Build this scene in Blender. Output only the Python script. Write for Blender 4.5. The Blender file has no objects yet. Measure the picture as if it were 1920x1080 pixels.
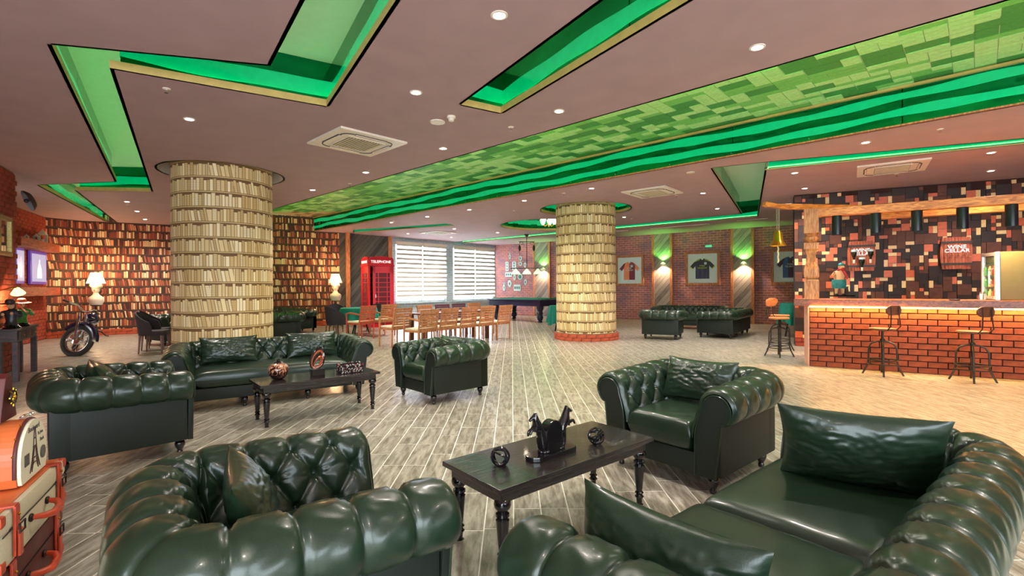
import bpy, bmesh, math, random
import numpy as np
from mathutils import Vector, Matrix
from mathutils.geometry import delaunay_2d_cdt
random.seed(7)
S = bpy.context.scene
COL = S.collection
PI = math.pi
# ---------------------------------------------------------------- camera
FPX, ROLL, CAMH, CEIL, UP = 923.25, -0.006566, 1.35, 3.30, 3.80
cd = bpy.data.cameras.new('camera'); cam = bpy.data.objects.new('camera', cd); COL.objects.link(cam)
cd.sensor_width = 36; cd.lens = FPX / 1920 * 36; cd.shift_y = -3.63 / 1920; cd.clip_start = .05; cd.clip_end = 300
cam.matrix_world = Matrix.Translation((0, 0, CAMH)) @ Matrix.Rotation(PI / 2, 4, 'X') @ Matrix.Rotation(ROLL, 4, 'Z')
S.camera = cam
# ---------------------------------------------------------------- colour management, world, big lights
S.view_settings.view_transform = 'Standard'; S.view_settings.look = 'None'
S.view_settings.gamma = 1; S.view_settings.use_curve_mapping = False
S.view_settings.exposure = 1.3
w = bpy.data.worlds.new('world'); S.world = w; w.use_nodes = True
bg = w.node_tree.nodes['Background']; bg.inputs[0].default_value = (.82, .93, 1, 1); bg.inputs[1].default_value = 5.0
DLP, WINP, SCP, LPW, AMB, BPW, SLP = 85, 45000, 1.5, .34, 28, 1.1, 26     # watts of the lamps built further down
def area(name, loc, rot, sx, sy, power, col):
    l = bpy.data.lights.new(name, 'AREA'); l.shape = 'RECTANGLE'; l.size = sx; l.size_y = sy; l.energy = power; l.color = col
    o = bpy.data.objects.new(name, l); COL.objects.link(o); o.location = loc; o.rotation_euler = rot; return o
def lv(x, y):
    c, s = math.cos(ROLL), math.sin(ROLL); X = x - 960; Y = y - 540
    return X * c + Y * s, -X * s + Y * c + 3.63
def pt(x, y, z=0.0):                       # point of the horizontal plane z seen at a pixel of the photograph
    u, v = lv(x, y); d = FPX * (CAMH - z) / v; return Vector((u * d / FPX, d, z))
def pd(x, y, d):                           # point at depth d
    u, v = lv(x, y); return Vector((u * d / FPX, d, CAMH - v * d / FPX))
# ---------------------------------------------------------------- materials
MATS = {}
def NT(name):
    m = bpy.data.materials.new(name); m.use_nodes = True; nt = m.node_tree; b = nt.nodes['Principled BSDF']
    return m, nt, b
def N(nt, typ, **k):
    n = nt.nodes.new(typ)
    for a, v in k.items(): setattr(n, a, v)
    return n
def L(nt, a, b): nt.links.new(a, b)
def val(nt, op, a, b=None, c=None, clamp=False):
    n = N(nt, 'ShaderNodeMath', operation=op, use_clamp=clamp)
    for i, v in enumerate((a, b, c)):
        if v is None: continue
        if isinstance(v, (int, float)): n.inputs[i].default_value = v
        else: L(nt, v, n.inputs[i])
    return n.outputs[0]
def mixc(nt, f, a, b):
    n = N(nt, 'ShaderNodeMix', data_type='RGBA')
    for i, v in ((0, f), (6, a), (7, b)):
        if isinstance(v, (int, float)): n.inputs[i].default_value = v
        elif isinstance(v, tuple): n.inputs[i].default_value = v if len(v) == 4 else v + (1,)
        else: L(nt, v, n.inputs[i])
    return n.outputs[2]
def ramp(nt, f, stops, interp='LINEAR'):
    n = N(nt, 'ShaderNodeValToRGB'); r = n.color_ramp; r.interpolation = interp
    while len(r.elements) < len(stops): r.elements.new(.5)
    for e, (p, c) in zip(r.elements, stops): e.position = p; e.color = c + (1,) if len(c) == 3 else c
    L(nt, f, n.inputs[0]); return n.outputs[0]
def bump(nt, b, h, dist=.01, strength=.5):
    n = N(nt, 'ShaderNodeBump'); n.inputs['Distance'].default_value = dist; n.inputs['Strength'].default_value = strength
    L(nt, h, n.inputs['Height']); L(nt, n.outputs[0], b.inputs['Normal'])
def mat(name, col, rough=.5, metal=0., var=.12, scale=12., bmp=0., em=None, es=0., coat=0., stretch=None, trans=0., alpha=1., spec=None):
    if name in MATS: return MATS[name]
    m, nt, b = NT(name)
    tc = N(nt, 'ShaderNodeTexCoord'); mp = N(nt, 'ShaderNodeMapping'); L(nt, tc.outputs['Object'], mp.inputs[0])
    if stretch: mp.inputs['Scale'].default_value = stretch
    nz = N(nt, 'ShaderNodeTexNoise'); nz.inputs['Scale'].default_value = scale; nz.inputs['Detail'].default_value = 5
    L(nt, mp.outputs[0], nz.inputs['Vector'])
    lo = tuple(c * (1 - var) for c in col); hi = tuple(min(1, c * (1 + var)) for c in col)
    L(nt, ramp(nt, nz.outputs['Fac'], [(.3, lo), (.7, hi)]), b.inputs['Base Color'])
    b.inputs['Roughness'].default_value = rough; b.inputs['Metallic'].default_value = metal
    b.inputs['Coat Weight'].default_value = coat; b.inputs['Coat Roughness'].default_value = .1
    b.inputs['Transmission Weight'].default_value = trans; b.inputs['Alpha'].default_value = alpha
    if spec is not None: b.inputs['Specular IOR Level'].default_value = spec
    if em: b.inputs['Emission Color'].default_value = em + (1,); b.inputs['Emission Strength'].default_value = es
    if bmp: bump(nt, b, nz.outputs['Fac'], bmp)
    MATS[name] = m; return m
def srgb(r, g, b): return tuple(((c / 255 + .055) / 1.055) ** 2.4 if c > 10 else c / 255 / 12.92 for c in (r, g, b))
def wood(name, dark, light, rough=.4, scale=6., stretch=(1, 12, 12), coat=0., bmp=.004):
    m, nt, b = NT(name)
    tc = N(nt, 'ShaderNodeTexCoord'); mp = N(nt, 'ShaderNodeMapping'); L(nt, tc.outputs['Object'], mp.inputs[0]); mp.inputs['Scale'].default_value = stretch
    nz = N(nt, 'ShaderNodeTexNoise'); nz.inputs['Scale'].default_value = scale; nz.inputs['Detail'].default_value = 6; nz.inputs['Distortion'].default_value = 1.2
    L(nt, mp.outputs[0], nz.inputs['Vector'])
    L(nt, ramp(nt, nz.outputs['Fac'], [(.35, dark), (.65, light)]), b.inputs['Base Color'])
    b.inputs['Roughness'].default_value = rough; b.inputs['Coat Weight'].default_value = coat; b.inputs['Coat Roughness'].default_value = .06
    bump(nt, b, nz.outputs['Fac'], bmp)
    MATS[name] = m; return m
def books(name, rowh, bw, palette, shelf, back, gapw=.07, rough=.7, h0=.70, hv=.24):
    # printed wallpaper: rows of book spines over shelf boards, from UV in metres
    m, nt, b = NT(name)
    uv = N(nt, 'ShaderNodeUVMap'); sp = N(nt, 'ShaderNodeSeparateXYZ'); L(nt, uv.outputs[0], sp.inputs[0])
    U, V = sp.outputs[0], sp.outputs[1]
    rv = val(nt, 'DIVIDE', V, rowh); row = val(nt, 'FLOOR', rv); fv = val(nt, 'FRACT', rv)
    cx = N(nt, 'ShaderNodeTexWhiteNoise', noise_dimensions='2D')     # leaning groups
    gx = val(nt, 'FLOOR', val(nt, 'DIVIDE', U, bw * 7)); cmb = N(nt, 'ShaderNodeCombineXYZ'); L(nt, gx, cmb.inputs[0]); L(nt, row, cmb.inputs[1]); L(nt, cmb.outputs[0], cx.inputs['Vector'])
    lean = val(nt, 'MULTIPLY', val(nt, 'GREATER_THAN', cx.outputs['Value'], .72), bw * .8)
    u2 = val(nt, 'ADD', U, val(nt, 'MULTIPLY', lean, fv))
    wv = val(nt, 'ADD', val(nt, 'DIVIDE', u2, bw), val(nt, 'MULTIPLY', row, 37.31))
    vo = N(nt, 'ShaderNodeTexVoronoi', voronoi_dimensions='1D'); vo.inputs['Scale'].default_value = 1; L(nt, wv, vo.inputs['W'])
    ve = N(nt, 'ShaderNodeTexVoronoi', voronoi_dimensions='1D', feature='DISTANCE_TO_EDGE'); ve.inputs['Scale'].default_value = 1; L(nt, wv, ve.inputs['W'])
    sc = N(nt, 'ShaderNodeSeparateColor'); L(nt, vo.outputs['Color'], sc.inputs[0])
    hgt = val(nt, 'ADD', val(nt, 'MULTIPLY', sc.outputs[1], hv), h0)
    above = val(nt, 'GREATER_THAN', fv, hgt)
    gap = val(nt, 'LESS_THAN', ve.outputs['Distance'], gapw)
    col = ramp(nt, sc.outputs[0], palette, 'CONSTANT')
    band = val(nt, 'MULTIPLY', val(nt, 'GREATER_THAN', val(nt, 'SINE', val(nt, 'MULTIPLY', fv, 55)), .55), val(nt, 'GREATER_THAN', sc.outputs[2], .55))
    col = mixc(nt, val(nt, 'MULTIPLY', band, .45), col, back)
    edge = val(nt, 'MULTIPLY', val(nt, 'SUBTRACT', .26, ve.outputs['Distance'], clamp=True), 1.9)   # printed roundness of the spines
    col = mixc(nt, edge, col, back)
    col = mixc(nt, val(nt, 'MAXIMUM', above, gap), col, back)
    col = mixc(nt, val(nt, 'LESS_THAN', fv, .075), col, shelf)
    col = mixc(nt, val(nt, 'MULTIPLY', val(nt, 'LESS_THAN', fv, .105), val(nt, 'GREATER_THAN', fv, .075)), col, back)
    L(nt, col, b.inputs['Base Color']); b.inputs['Roughness'].default_value = rough
    MATS[name] = m; return m
def bricks(name, c1, c2, mortar, bw=.22, rh=.075, rough=.8, mort=.012, dist=.012, tint=None):
    m, nt, b = NT(name)
    uv = N(nt, 'ShaderNodeUVMap'); br = N(nt, 'ShaderNodeTexBrick'); L(nt, uv.outputs[0], br.inputs['Vector'])
    br.inputs['Scale'].default_value = 1; br.inputs['Brick Width'].default_value = bw; br.inputs['Row Height'].default_value = rh
    br.inputs['Mortar Size'].default_value = mort; br.inputs['Mortar Smooth'].default_value = .3; br.inputs['Bias'].default_value = 0
    br.inputs['Color1'].default_value = c1 + (1,); br.inputs['Color2'].default_value = c2 + (1,); br.inputs['Mortar'].default_value = mortar + (1,)
    nz = N(nt, 'ShaderNodeTexNoise'); nz.inputs['Scale'].default_value = 9; nz.inputs['Detail'].default_value = 6; L(nt, uv.outputs[0], nz.inputs['Vector'])
    nz2 = N(nt, 'ShaderNodeTexNoise'); nz2.inputs['Scale'].default_value = 2.2; L(nt, uv.outputs[0], nz2.inputs['Vector'])
    c = mixc(nt, val(nt, 'MULTIPLY', nz.outputs['Fac'], .45), br.outputs['Color'], mortar)
    if tint: c = mixc(nt, ramp(nt, nz2.outputs['Fac'], [(.45, (0, 0, 0)), (.65, (.6, .6, .6))]), c, tint)
    L(nt, c, b.inputs['Base Color']); b.inputs['Roughness'].default_value = rough
    h = val(nt, 'SUBTRACT', val(nt, 'MULTIPLY', nz.outputs['Fac'], .3), br.outputs['Fac'])
    bump(nt, b, h, dist, .8); MATS[name] = m; return m
# ---------------------------------------------------------------- mesh building
class MB:
    def __init__(s): s.v = []; s.f = []; s.bev = 0; s.sm = False; s.uv = None
    def add(s, vs, fs):
        n = len(s.v); s.v += [tuple(v) for v in vs]; s.f += [tuple(n + i for i in f) for f in fs]; return s
    def box(s, c, d, rz=0., M=None):
        x, y, z = d[0] / 2, d[1] / 2, d[2] / 2
        vs = [Vector((a, b, e)) for a in (-x, x) for b in (-y, y) for e in (-z, z)]
        if M is not None: vs = [M @ v for v in vs]
        R = Matrix.Rotation(rz, 3, 'Z'); vs = [R @ v + Vector(c) for v in vs]
        return s.add(vs, [(0, 1, 3, 2), (4, 6, 7, 5), (0, 4, 5, 1), (2, 3, 7, 6), (0, 2, 6, 4), (1, 5, 7, 3)])
    def prism(s, poly, z0, z1, M=None):            # poly in xy extruded along z; M maps to place
        n = len(poly); vs = [Vector((x, y, z)) for z in (z0, z1) for x, y in poly]
        if M is not None: vs = [M @ v for v in vs]
        return s.add(vs, [tuple(range(n - 1, -1, -1)), tuple(range(n, 2 * n))] + [(i, (i + 1) % n, n + (i + 1) % n, n + i) for i in range(n)])
    def lathe(s, prof, n=16, c=(0, 0, 0), M=None, cap=True):
        vs = []
        for r, z in prof:
            for k in range(n):
                a = 2 * PI * k / n; v = Vector((r * math.cos(a), r * math.sin(a), z))
                vs.append((M @ v if M is not None else v) + Vector(c))
        m = len(prof); fs = [(i * n + k, i * n + (k + 1) % n, (i + 1) * n + (k + 1) % n, (i + 1) * n + k) for i in range(m - 1) for k in range(n)]
        if cap: fs += [tuple(range(n - 1, -1, -1)), tuple((m - 1) * n + k for k in range(n))]
        return s.add(vs, fs)
    def tube(s, pts, r, n=8, closed=False):
        P = [Vector(p) for p in pts]; m = len(P); R = r if hasattr(r, '__len__') else [r] * m
        vs = []; up = None
        for i in range(m):
            a = P[(i - 1) % m] if (i > 0 or closed) else P[0]; b = P[(i + 1) % m] if (i < m - 1 or closed) else P[-1]
            t = (b - a).normalized()
            if up is None: up = t.orthogonal().normalized()
            up = (up - t * up.dot(t)); up = up.normalized() if up.length > 1e-6 else t.orthogonal().normalized()
            q = t.cross(up)
            for k in range(n):
                w_ = 2 * PI * k / n; vs.append(P[i] + (up * math.cos(w_) + q * math.sin(w_)) * R[i])
        fs = [(i * n + k, i * n + (k + 1) % n, ((i + 1) % m) * n + (k + 1) % n, ((i + 1) % m) * n + k) for i in range(m if closed else m - 1) for k in range(n)]
        if not closed: fs += [tuple(range(n - 1, -1, -1)), tuple((m - 1) * n + k for k in range(n))]
        return s.add(vs, fs)
    def ball(s, c, r, n=12, m=8, M=None):
        rr = r if hasattr(r, '__len__') else (r, r, r); vs = []
        for i in range(m + 1):
            for k in range(n):
                a = PI * i / m; b = 2 * PI * k / n; v = Vector((rr[0] * math.sin(a) * math.cos(b), rr[1] * math.sin(a) * math.sin(b), -rr[2] * math.cos(a)))
                if M is not None: v = M @ v
                vs.append(v + Vector(c))
        return s.add(vs, [(i * n + k, i * n + (k + 1) % n, (i + 1) * n + (k + 1) % n, (i + 1) * n + k) for i in range(m) for k in range(n)])
    def mesh(s, name):
        me = bpy.data.meshes.new(name); me.from_pydata(s.v, [], s.f)
        bm = bmesh.new(); bm.from_mesh(me); bmesh.ops.remove_doubles(bm, verts=bm.verts, dist=1e-5)
        if s.bev: bmesh.ops.bevel(bm, geom=[e for e in bm.edges if len(e.link_faces) == 2 and e.calc_face_angle(0) > .6], offset=s.bev, segments=2, profile=.6, affect='EDGES', clamp_overlap=True)
        bmesh.ops.recalc_face_normals(bm, faces=bm.faces)
        if s.sm:
            for f in bm.faces: f.smooth = True
            for e in bm.edges:
                if len(e.link_faces) == 2 and e.calc_face_angle(0) > .75: e.smooth = False
        bm.to_mesh(me); bm.free(); return me
def obj(name, mb, m, parent=None, sm=False, bev=0, label=None, kind=None, loc=None):
    if isinstance(mb, MB):
        mb.sm = sm; mb.bev = bev; me = mb.mesh(name)
    else: me = mb
    if m is not None and not me.materials: me.materials.append(m)
    o = bpy.data.objects.new(name, me); COL.objects.link(o); o.parent = parent
    if label: o['label'] = label
    if kind: o['kind'] = kind
    if loc is not None: o.location = loc
    return o
def tag(o, label, cat, group=None, kind=None):
    o['label'] = label; o['category'] = cat
    if group: o['group'] = group
    if kind: o['kind'] = kind
    return o
def thing(name, label, cat, loc=(0, 0, 0), rz=0., group=None, sc=1.):
    o = bpy.data.objects.new(name, None); COL.objects.link(o); o.location = loc; o.rotation_euler = (0, 0, rz); o.empty_display_size = .1
    o.scale = (sc, sc, sc); return tag(o, label, cat, group)
def dup(root, label, loc=None, rz=None, group=None, sc=None):
    def cp(o, par):
        c = o.copy(); COL.objects.link(c); c.parent = par
        for ch in KIDS.get(o.name, []): cp(ch, c)
        return c
    KIDS = {}
    def reg(o):
        KIDS[o.name] = [k for k in o.children]; [reg(k) for k in o.children]
    reg(root); r = cp(root, None); r['label'] = label
    if loc is not None: r.location = loc
    if rz is not None: r.rotation_euler = (0, 0, rz)
    if group: r['group'] = group
    if sc: r.scale = (sc, sc, sc)
    return r
def struct(name, mb, m, parent=None, sm=False, uv=None):
    o = obj(name, mb, m, parent, sm)
    if parent is None: o['kind'] = 'structure'
    return o
def face_rz(fx, fy): return math.atan2(fy, fx) + PI / 2      # local -Y points to (fx, fy)
def text(name, body, size, m, parent, M, ext=.002, align='CENTER', label=None):
    cu = bpy.data.curves.new(name, 'FONT'); cu.body = body; cu.size = size; cu.extrude = ext; cu.align_x = align; cu.align_y = 'CENTER'
    t = bpy.data.objects.new('tmp', cu); COL.objects.link(t); bpy.context.view_layer.update()
    me = bpy.data.meshes.new_from_object(t.evaluated_get(bpy.context.evaluated_depsgraph_get())); bpy.data.objects.remove(t)
    me.transform(M); me.name = name; me.materials.clear()
    return obj(name, me, m, parent, label=label)
def wallquad(name, a, b, z0, z1, m, parent=None, th=.12, u0=0.):
    # upright slab from a to b (xy), its seen face on the line, thickness behind it (to the left of a->b)
    a = Vector(a[:2]); b = Vector(b[:2]); d = (b - a); n = Vector((-d.y, d.x)).normalized() * th; Ln = d.length
    q = [a, b, b + n, a + n]; mb = MB(); mb.prism([(v.x, v.y) for v in q], z0, z1)
    me = bpy.data.meshes.new(name); me.from_pydata(mb.v, [], mb.f); ul = me.uv_layers.new(name='UVMap')
    for p in me.polygons:
        for li in p.loop_indices:
            v = me.vertices[me.loops[li].vertex_index].co; ul.data[li].uv = (u0 + (Vector(v[:2]) - a).dot(d.normalized()), v.z)
    me.materials.append(m); o = bpy.data.objects.new(name, me); COL.objects.link(o); o.parent = parent
    if parent is None: o['kind'] = 'structure'
    return o
def instances(name, me_list, mats_n, parent, places, limit=300, stuffname=None):
    # places: (location, rotation z, mesh index, px size); biggest as parts, rest joined
    pass
# ================================================================ materials
M_ceil = mat('ceiling_paint', srgb(168, 138, 140), .75, var=.05, scale=3, bmp=.003)
M_ceil_up = mat('recess_paint', srgb(215, 215, 210), .6, var=.03)
M_lip = mat('gilded_edge', srgb(196, 160, 96), .45, var=.1)
M_acr = mat('green_mirror_acrylic', (.0, .20, .075), .08, metal=.85, var=.25, scale=1.5, stretch=(1, 1, 2))
M_band = mat('green_reflection_glow', (.0, .35, .13), .15, em=(.0, .46, .17), es=.2, var=.1)  # emission painted in place of LED reflections on the fascia
M_lime = mat('led_strip', (.6, 1, .3), .5, em=(.25, 1, .25), es=4.5)
M_lime2 = mat('led_strip_soft', (.6, 1, .3), .5, em=(.15, .8, .25), es=1.6)
M_white = mat('white_plastic', srgb(226, 214, 198), .4, var=.04)
M_dark = mat('black_plastic', (.02, .02, .02), .5)
M_slot = mat('dark_slot', (.05, .045, .04), .6)
M_lens = mat('downlight_lens', (1, .9, .75), .4, em=(1, .86, .66), es=30)
M_steel = mat('brushed_steel', (.6, .6, .58), .3, metal=1)
M_chrome = mat('chrome', (.8, .8, .8), .12, metal=1)
M_brass = mat('brass', srgb(214, 170, 60), .25, metal=1)
M_iron = mat('dark_iron', (.035, .025, .02), .4, metal=.6)
M_leather = mat('green_leather', (.009, .023, .011), .33, var=.25, scale=220, bmp=.0006, coat=.12)
M_leather_out = mat('green_leather_panel', (.004, .009, .005), .6, var=.2, scale=220, bmp=.0006)
M_blackwood = wood('black_stained_wood', (.012, .010, .010), (.034, .028, .026), .22, 5, (1.5, 14, 14), coat=.5)
M_black = mat('gloss_black', (.008, .007, .008), .12, coat=.5)
M_red = mat('booth_red', srgb(205, 10, 40), .35, var=.06)
M_teal = mat('teal_cloth', srgb(0, 120, 105), .8, var=.2, scale=30)
M_navy = mat('navy_lacquer', (.012, .012, .05), .25)
M_felt = mat('green_felt', srgb(10, 120, 90), .9)
M_velvet = mat('dark_upholstery', (.022, .014, .020), .8, var=.2, scale=60)
M_darkleg = wood('dark_chair_wood', srgb(70, 34, 22), srgb(120, 66, 44), .4)
M_teak = wood('teak', srgb(150, 84, 50), srgb(205, 138, 92), .5, 6, (12, 12, 1.5))
M_teakr = wood('red_teak', srgb(165, 62, 38), srgb(205, 92, 60), .5, 6, (12, 12, 1.5))
M_teakp = wood('purple_teak', srgb(70, 34, 50), srgb(110, 58, 76), .5, 6, (12, 12, 1.5))
M_cream = mat('cream_cushion', srgb(226, 214, 190), .8)
M_oak = wood('honey_oak', srgb(176, 92, 30), srgb(236, 156, 68), .45, 3, (2, 10, 10), bmp=.006)
M_oakv = wood('honey_oak_upright', srgb(150, 84, 40), srgb(205, 140, 82), .45, 3, (10, 10, 1.6), bmp=.006)
M_trim = wood('trim_wood', srgb(150, 82, 44), srgb(214, 140, 92), .5, 4, (12, 12, 1.2))
M_beam = wood('rust_beam', srgb(110, 44, 24), srgb(176, 84, 48), .6, 4, (1.2, 10, 10), bmp=.01)
M_mort = mat('mortar', srgb(120, 84, 66), .9, var=.15)
M_mortdark = mat('dark_mortar', srgb(52, 26, 18), .9, var=.2)
M_fl_joint = mat('floor_grout', srgb(236, 234, 222), .6, var=.05)
M_books = books('book_wallpaper', .235, .048, [(0, srgb(150, 60, 40)), (.14, srgb(225, 190, 140)), (.28, srgb(90, 34, 26)), (.4, srgb(240, 214, 170)), (.52, srgb(176, 96, 62)), (.66, srgb(60, 36, 30)), (.76, srgb(205, 140, 100)), (.88, srgb(128, 60, 48))], srgb(92, 54, 36), (.035, .018, .01))
M_colbooks = books('cream_book_wallpaper', .238, .048, [(0, srgb(232, 204, 150)), (.2, srgb(248, 228, 184)), (.4, srgb(212, 178, 120)), (.6, srgb(240, 216, 166)), (.8, srgb(224, 194, 138))], srgb(205, 174, 120), srgb(118, 84, 46), .045, h0=.76, hv=.20)
M_brickR = bricks('red_brick_wall', srgb(150, 52, 44), srgb(196, 84, 70), srgb(196, 160, 150), .23, .085, mort=.014, tint=srgb(120, 92, 120))
M_brickL = bricks('rust_brick_wall', srgb(132, 50, 36), srgb(170, 74, 50), srgb(120, 96, 88), .25, .09, mort=.012)
M_brickW = bricks('pale_stone_wall', srgb(150, 170, 182), srgb(176, 190, 200), srgb(205, 214, 220), .3, .1)
M_glass = mat('window_glass', (.9, .97, 1), .02, trans=1, var=0, spec=.3)
def plankmat():
    m, nt, b = NT('wood_look_tile')
    tc = N(nt, 'ShaderNodeTexCoord'); oi = N(nt, 'ShaderNodeObjectInfo'); at = N(nt, 'ShaderNodeAttribute', attribute_name='tint')
    mp = N(nt, 'ShaderNodeMapping'); L(nt, tc.outputs['Object'], mp.inputs[0]); mp.inputs['Scale'].default_value = (10, 1.5, 1)
    off = N(nt, 'ShaderNodeCombineXYZ'); rr = val(nt, 'MULTIPLY', val(nt, 'ADD', oi.outputs['Random'], at.outputs['Fac']), 53.0)
    L(nt, rr, off.inputs[0]); L(nt, rr, off.inputs[1]); L(nt, off.outputs[0], mp.inputs['Location'])
    nz = N(nt, 'ShaderNodeTexNoise'); nz.inputs['Scale'].default_value = 2.6; nz.inputs['Detail'].default_value = 9; nz.inputs['Roughness'].default_value = .68; nz.inputs['Distortion'].default_value = .35
    L(nt, mp.outputs[0], nz.inputs['Vector'])
    c = ramp(nt, nz.outputs['Fac'], [(.30, srgb(80, 70, 58)), (.44, srgb(134, 125, 110)), (.57, srgb(176, 169, 156)), (.72, srgb(220, 216, 206))])
    v = val(nt, 'FRACT', val(nt, 'MULTIPLY', rr, 7.77)); c = mixc(nt, val(nt, 'MULTIPLY', v, .35), c, srgb(112, 108, 96))
    L(nt, c, b.inputs['Base Color']); b.inputs['Roughness'].default_value = .32
    L(nt, ramp(nt, nz.outputs['Fac'], [(.3, (.42,) * 3), (.7, (.24,) * 3)]), b.inputs['Roughness'])
    b.inputs['Coat Weight'].default_value = .3; b.inputs['Coat Roughness'].default_value = .18
    bump(nt, b, nz.outputs['Fac'], .0015); return m
M_plank = plankmat()
def diagmat(name, a, c2):
    m, nt, b = NT(name)
    uv = N(nt, 'ShaderNodeUVMap'); mp = N(nt, 'ShaderNodeMapping'); L(nt, uv.outputs[0], mp.inputs[0])
    mp.inputs['Rotation'].default_value = (0, 0, -.85); mp.inputs['Scale'].default_value = (1, 1, 1)
    sp = N(nt, 'ShaderNodeSeparateXYZ'); L(nt, mp.outputs[0], sp.inputs[0])
    fr = val(nt, 'FRACT', val(nt, 'MULTIPLY', sp.outputs[1], 7)); ce = val(nt, 'FLOOR', val(nt, 'MULTIPLY', sp.outputs[1], 7))
    wn = N(nt, 'ShaderNodeTexWhiteNoise', noise_dimensions='1D'); L(nt, ce, wn.inputs['W'])
    mp2 = N(nt, 'ShaderNodeMapping'); L(nt, mp.outputs[0], mp2.inputs[0]); mp2.inputs['Scale'].default_value = (1.5, 30, 1)
    nz = N(nt, 'ShaderNodeTexNoise'); nz.inputs['Scale'].default_value = 2; nz.inputs['Detail'].default_value = 5; L(nt, mp2.outputs[0], nz.inputs['Vector'])
    f = val(nt, 'ADD', val(nt, 'MULTIPLY', nz.outputs['Fac'], .8), val(nt, 'MULTIPLY', wn.outputs['Value'], .35))
    c = ramp(nt, f, [(.3, a), (.8, c2)]); c = mixc(nt, val(nt, 'LESS_THAN', fr, .06), c, tuple(x * .3 for x in a))
    L(nt, c, b.inputs['Base Color']); b.inputs['Roughness'].default_value = .6; return m
M_diag = diagmat('diagonal_boards', srgb(96, 84, 84), srgb(176, 160, 150))
M_diagd = diagmat('diagonal_boards_dark', srgb(44, 46, 48), srgb(110, 108, 104))
# ================================================================ room shell
WB0, WB1 = (-12.3, 14.1), (-6.15, 17.55); WA0 = (-12.65, 13.35); RC0 = (-10.5, 9.42)
PI0, PI1 = (-8.38, 8.3), (-6.5, 5.3)
WW0, WW1 = (-4.75, 19.15), (-.8, 23.6); RW1 = (12.0, 14.1)
MW0, MW1 = (6.2, 10.8), (12.2, 7.8)
def pw(px, py, a, b, off=0.):              # point on the upright plane through a-b (moved off metres towards the camera)
    u, v = lv(px, py); a = Vector(a[:2]); b = Vector(b[:2]); d = (b - a).normalized(); n = Vector((-d.y, d.x))
    if n.dot(a) > 0: n = -n
    a = a + n * off; k = u / FPX
    # (k*Y, Y) = a + t d
    Y = (a.x * d.y - a.y * d.x) / (k * d.y - d.x); return Vector((k * Y, Y, CAMH - v * Y / FPX))
struct('floor', MB().box((0, 10, -.0518), (34, 36, .1)), M_fl_joint)
floor_o = bpy.data.objects['floor']
T = lambda P: (P.x, P.y)
Wt = UP + .1
# left side, walking away from the camera (seen face on the line)
wallquad('wall_left_front', (-4.2, -3.2), PI1, 0, Wt, M_brickL)
wallquad('wall_left_pier', PI1, PI0, 0, Wt, M_mort)
wallquad('wall_left_pier_side', PI0, (-10.3, 9.1), 0, Wt, M_brickL)
wallquad('wall_left_chimney', RC0, WA0, 0, Wt, M_mort)
wallquad('wall_left_alcove', WA0, WB0, 0, Wt, M_books, u0=3)
wallquad('wall_left_books', WB0, WB1, 0, Wt, M_books)
wallquad('wall_back_panel', WB1, WW0, 0, Wt, M_diagd)
# window wall, built round its two openings
def wseg(px0, px1): return T(pw(px0, 500, WW0, WW1)), T(pw(px1, 500, WW0, WW1))
winx = [(741, 836), (849, 926)]
prev = WW0; SILL, HEAD = .72, 3.08
for k, (x0, x1) in enumerate(winx):
    a, b = wseg(x0, x1)
    wallquad('wall_back_window_pier', prev, a, 0, Wt, M_brickW)
    wallquad('wall_back_window_sill', a, b, 0, SILL, M_brickW); wallquad('wall_back_window_head', a, b, HEAD, Wt, M_brickW); prev = b
wallquad('wall_back_window_pier', prev, WW1, 0, Wt, M_brickW)
wallquad('wall_right_brick', WW1, RW1, 0, Wt, M_brickR)
wallquad('wall_right_mosaic', MW0, MW1, 0, Wt, M_mortdark, th=.4)
wallquad('wall_right_far', RW1, (16.5, 11), 0, Wt, M_brickR)
wallquad('wall_right_near', (16.5, 11), (10, 1.5), 0, Wt, M_brickR)
wallquad('wall_front_right', (10, 1.5), (7.5, -3.2), 0, Wt, M_brickR)
# the wall behind the camera has two wide openings, added to let fill light in
wallquad('wall_front', (7.6, -3.2), (-4.3, -3.2), 0, .5, M_brickL); wallquad('wall_front_head', (7.6, -3.2), (-4.3, -3.2), 3.1, Wt, M_brickL)
for x in (7.2, 1.6, -4.0): wallquad('wall_front_pier', (x + .4, -3.2), (x - .4, -3.2), .5, 3.1, M_brickL)
# ---------------------------------------------------------------- ceiling with its recesses
def hole(ps): return [T(pt(x, y, CEIL)) for x, y in ps]
H1 = hole([(572, 0), (507, 124), (97, 84), (219, 341), (72, 347), (198, 415), (222, 420), (140, 357), (284, 359), (205, 127), (612, 199), (742, 0)])
def ext(a, b, k): return (b[0] + (b[0] - a[0]) * k, b[1] + (b[1] - a[1]) * k)
H1[0] = ext(H1[1], H1[0], 1.4); H1[-1] = ext(H1[-2], H1[-1], .9)
H4 = hole([(864, 196), (939, 212), (1291, 0), (1132, 0)]); H4[2] = ext(H4[1], H4[2], .5); H4[3] = ext(H4[0], H4[3], .6)
H2 = hole([(1335, 315), (1434, 304.5), (1920, 260), (1920, 270), (1434, 319), (1419.5, 406.5), (852, 456.5), (852, 453.5), (1392, 401)])
H2[2] = ext(H2[1], H2[2], .3); H2[3] = ext(H2[4], H2[3], .3)
H3 = hole([(664, 431), (837, 419.5), (852, 422.5), (664, 436)])
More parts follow.
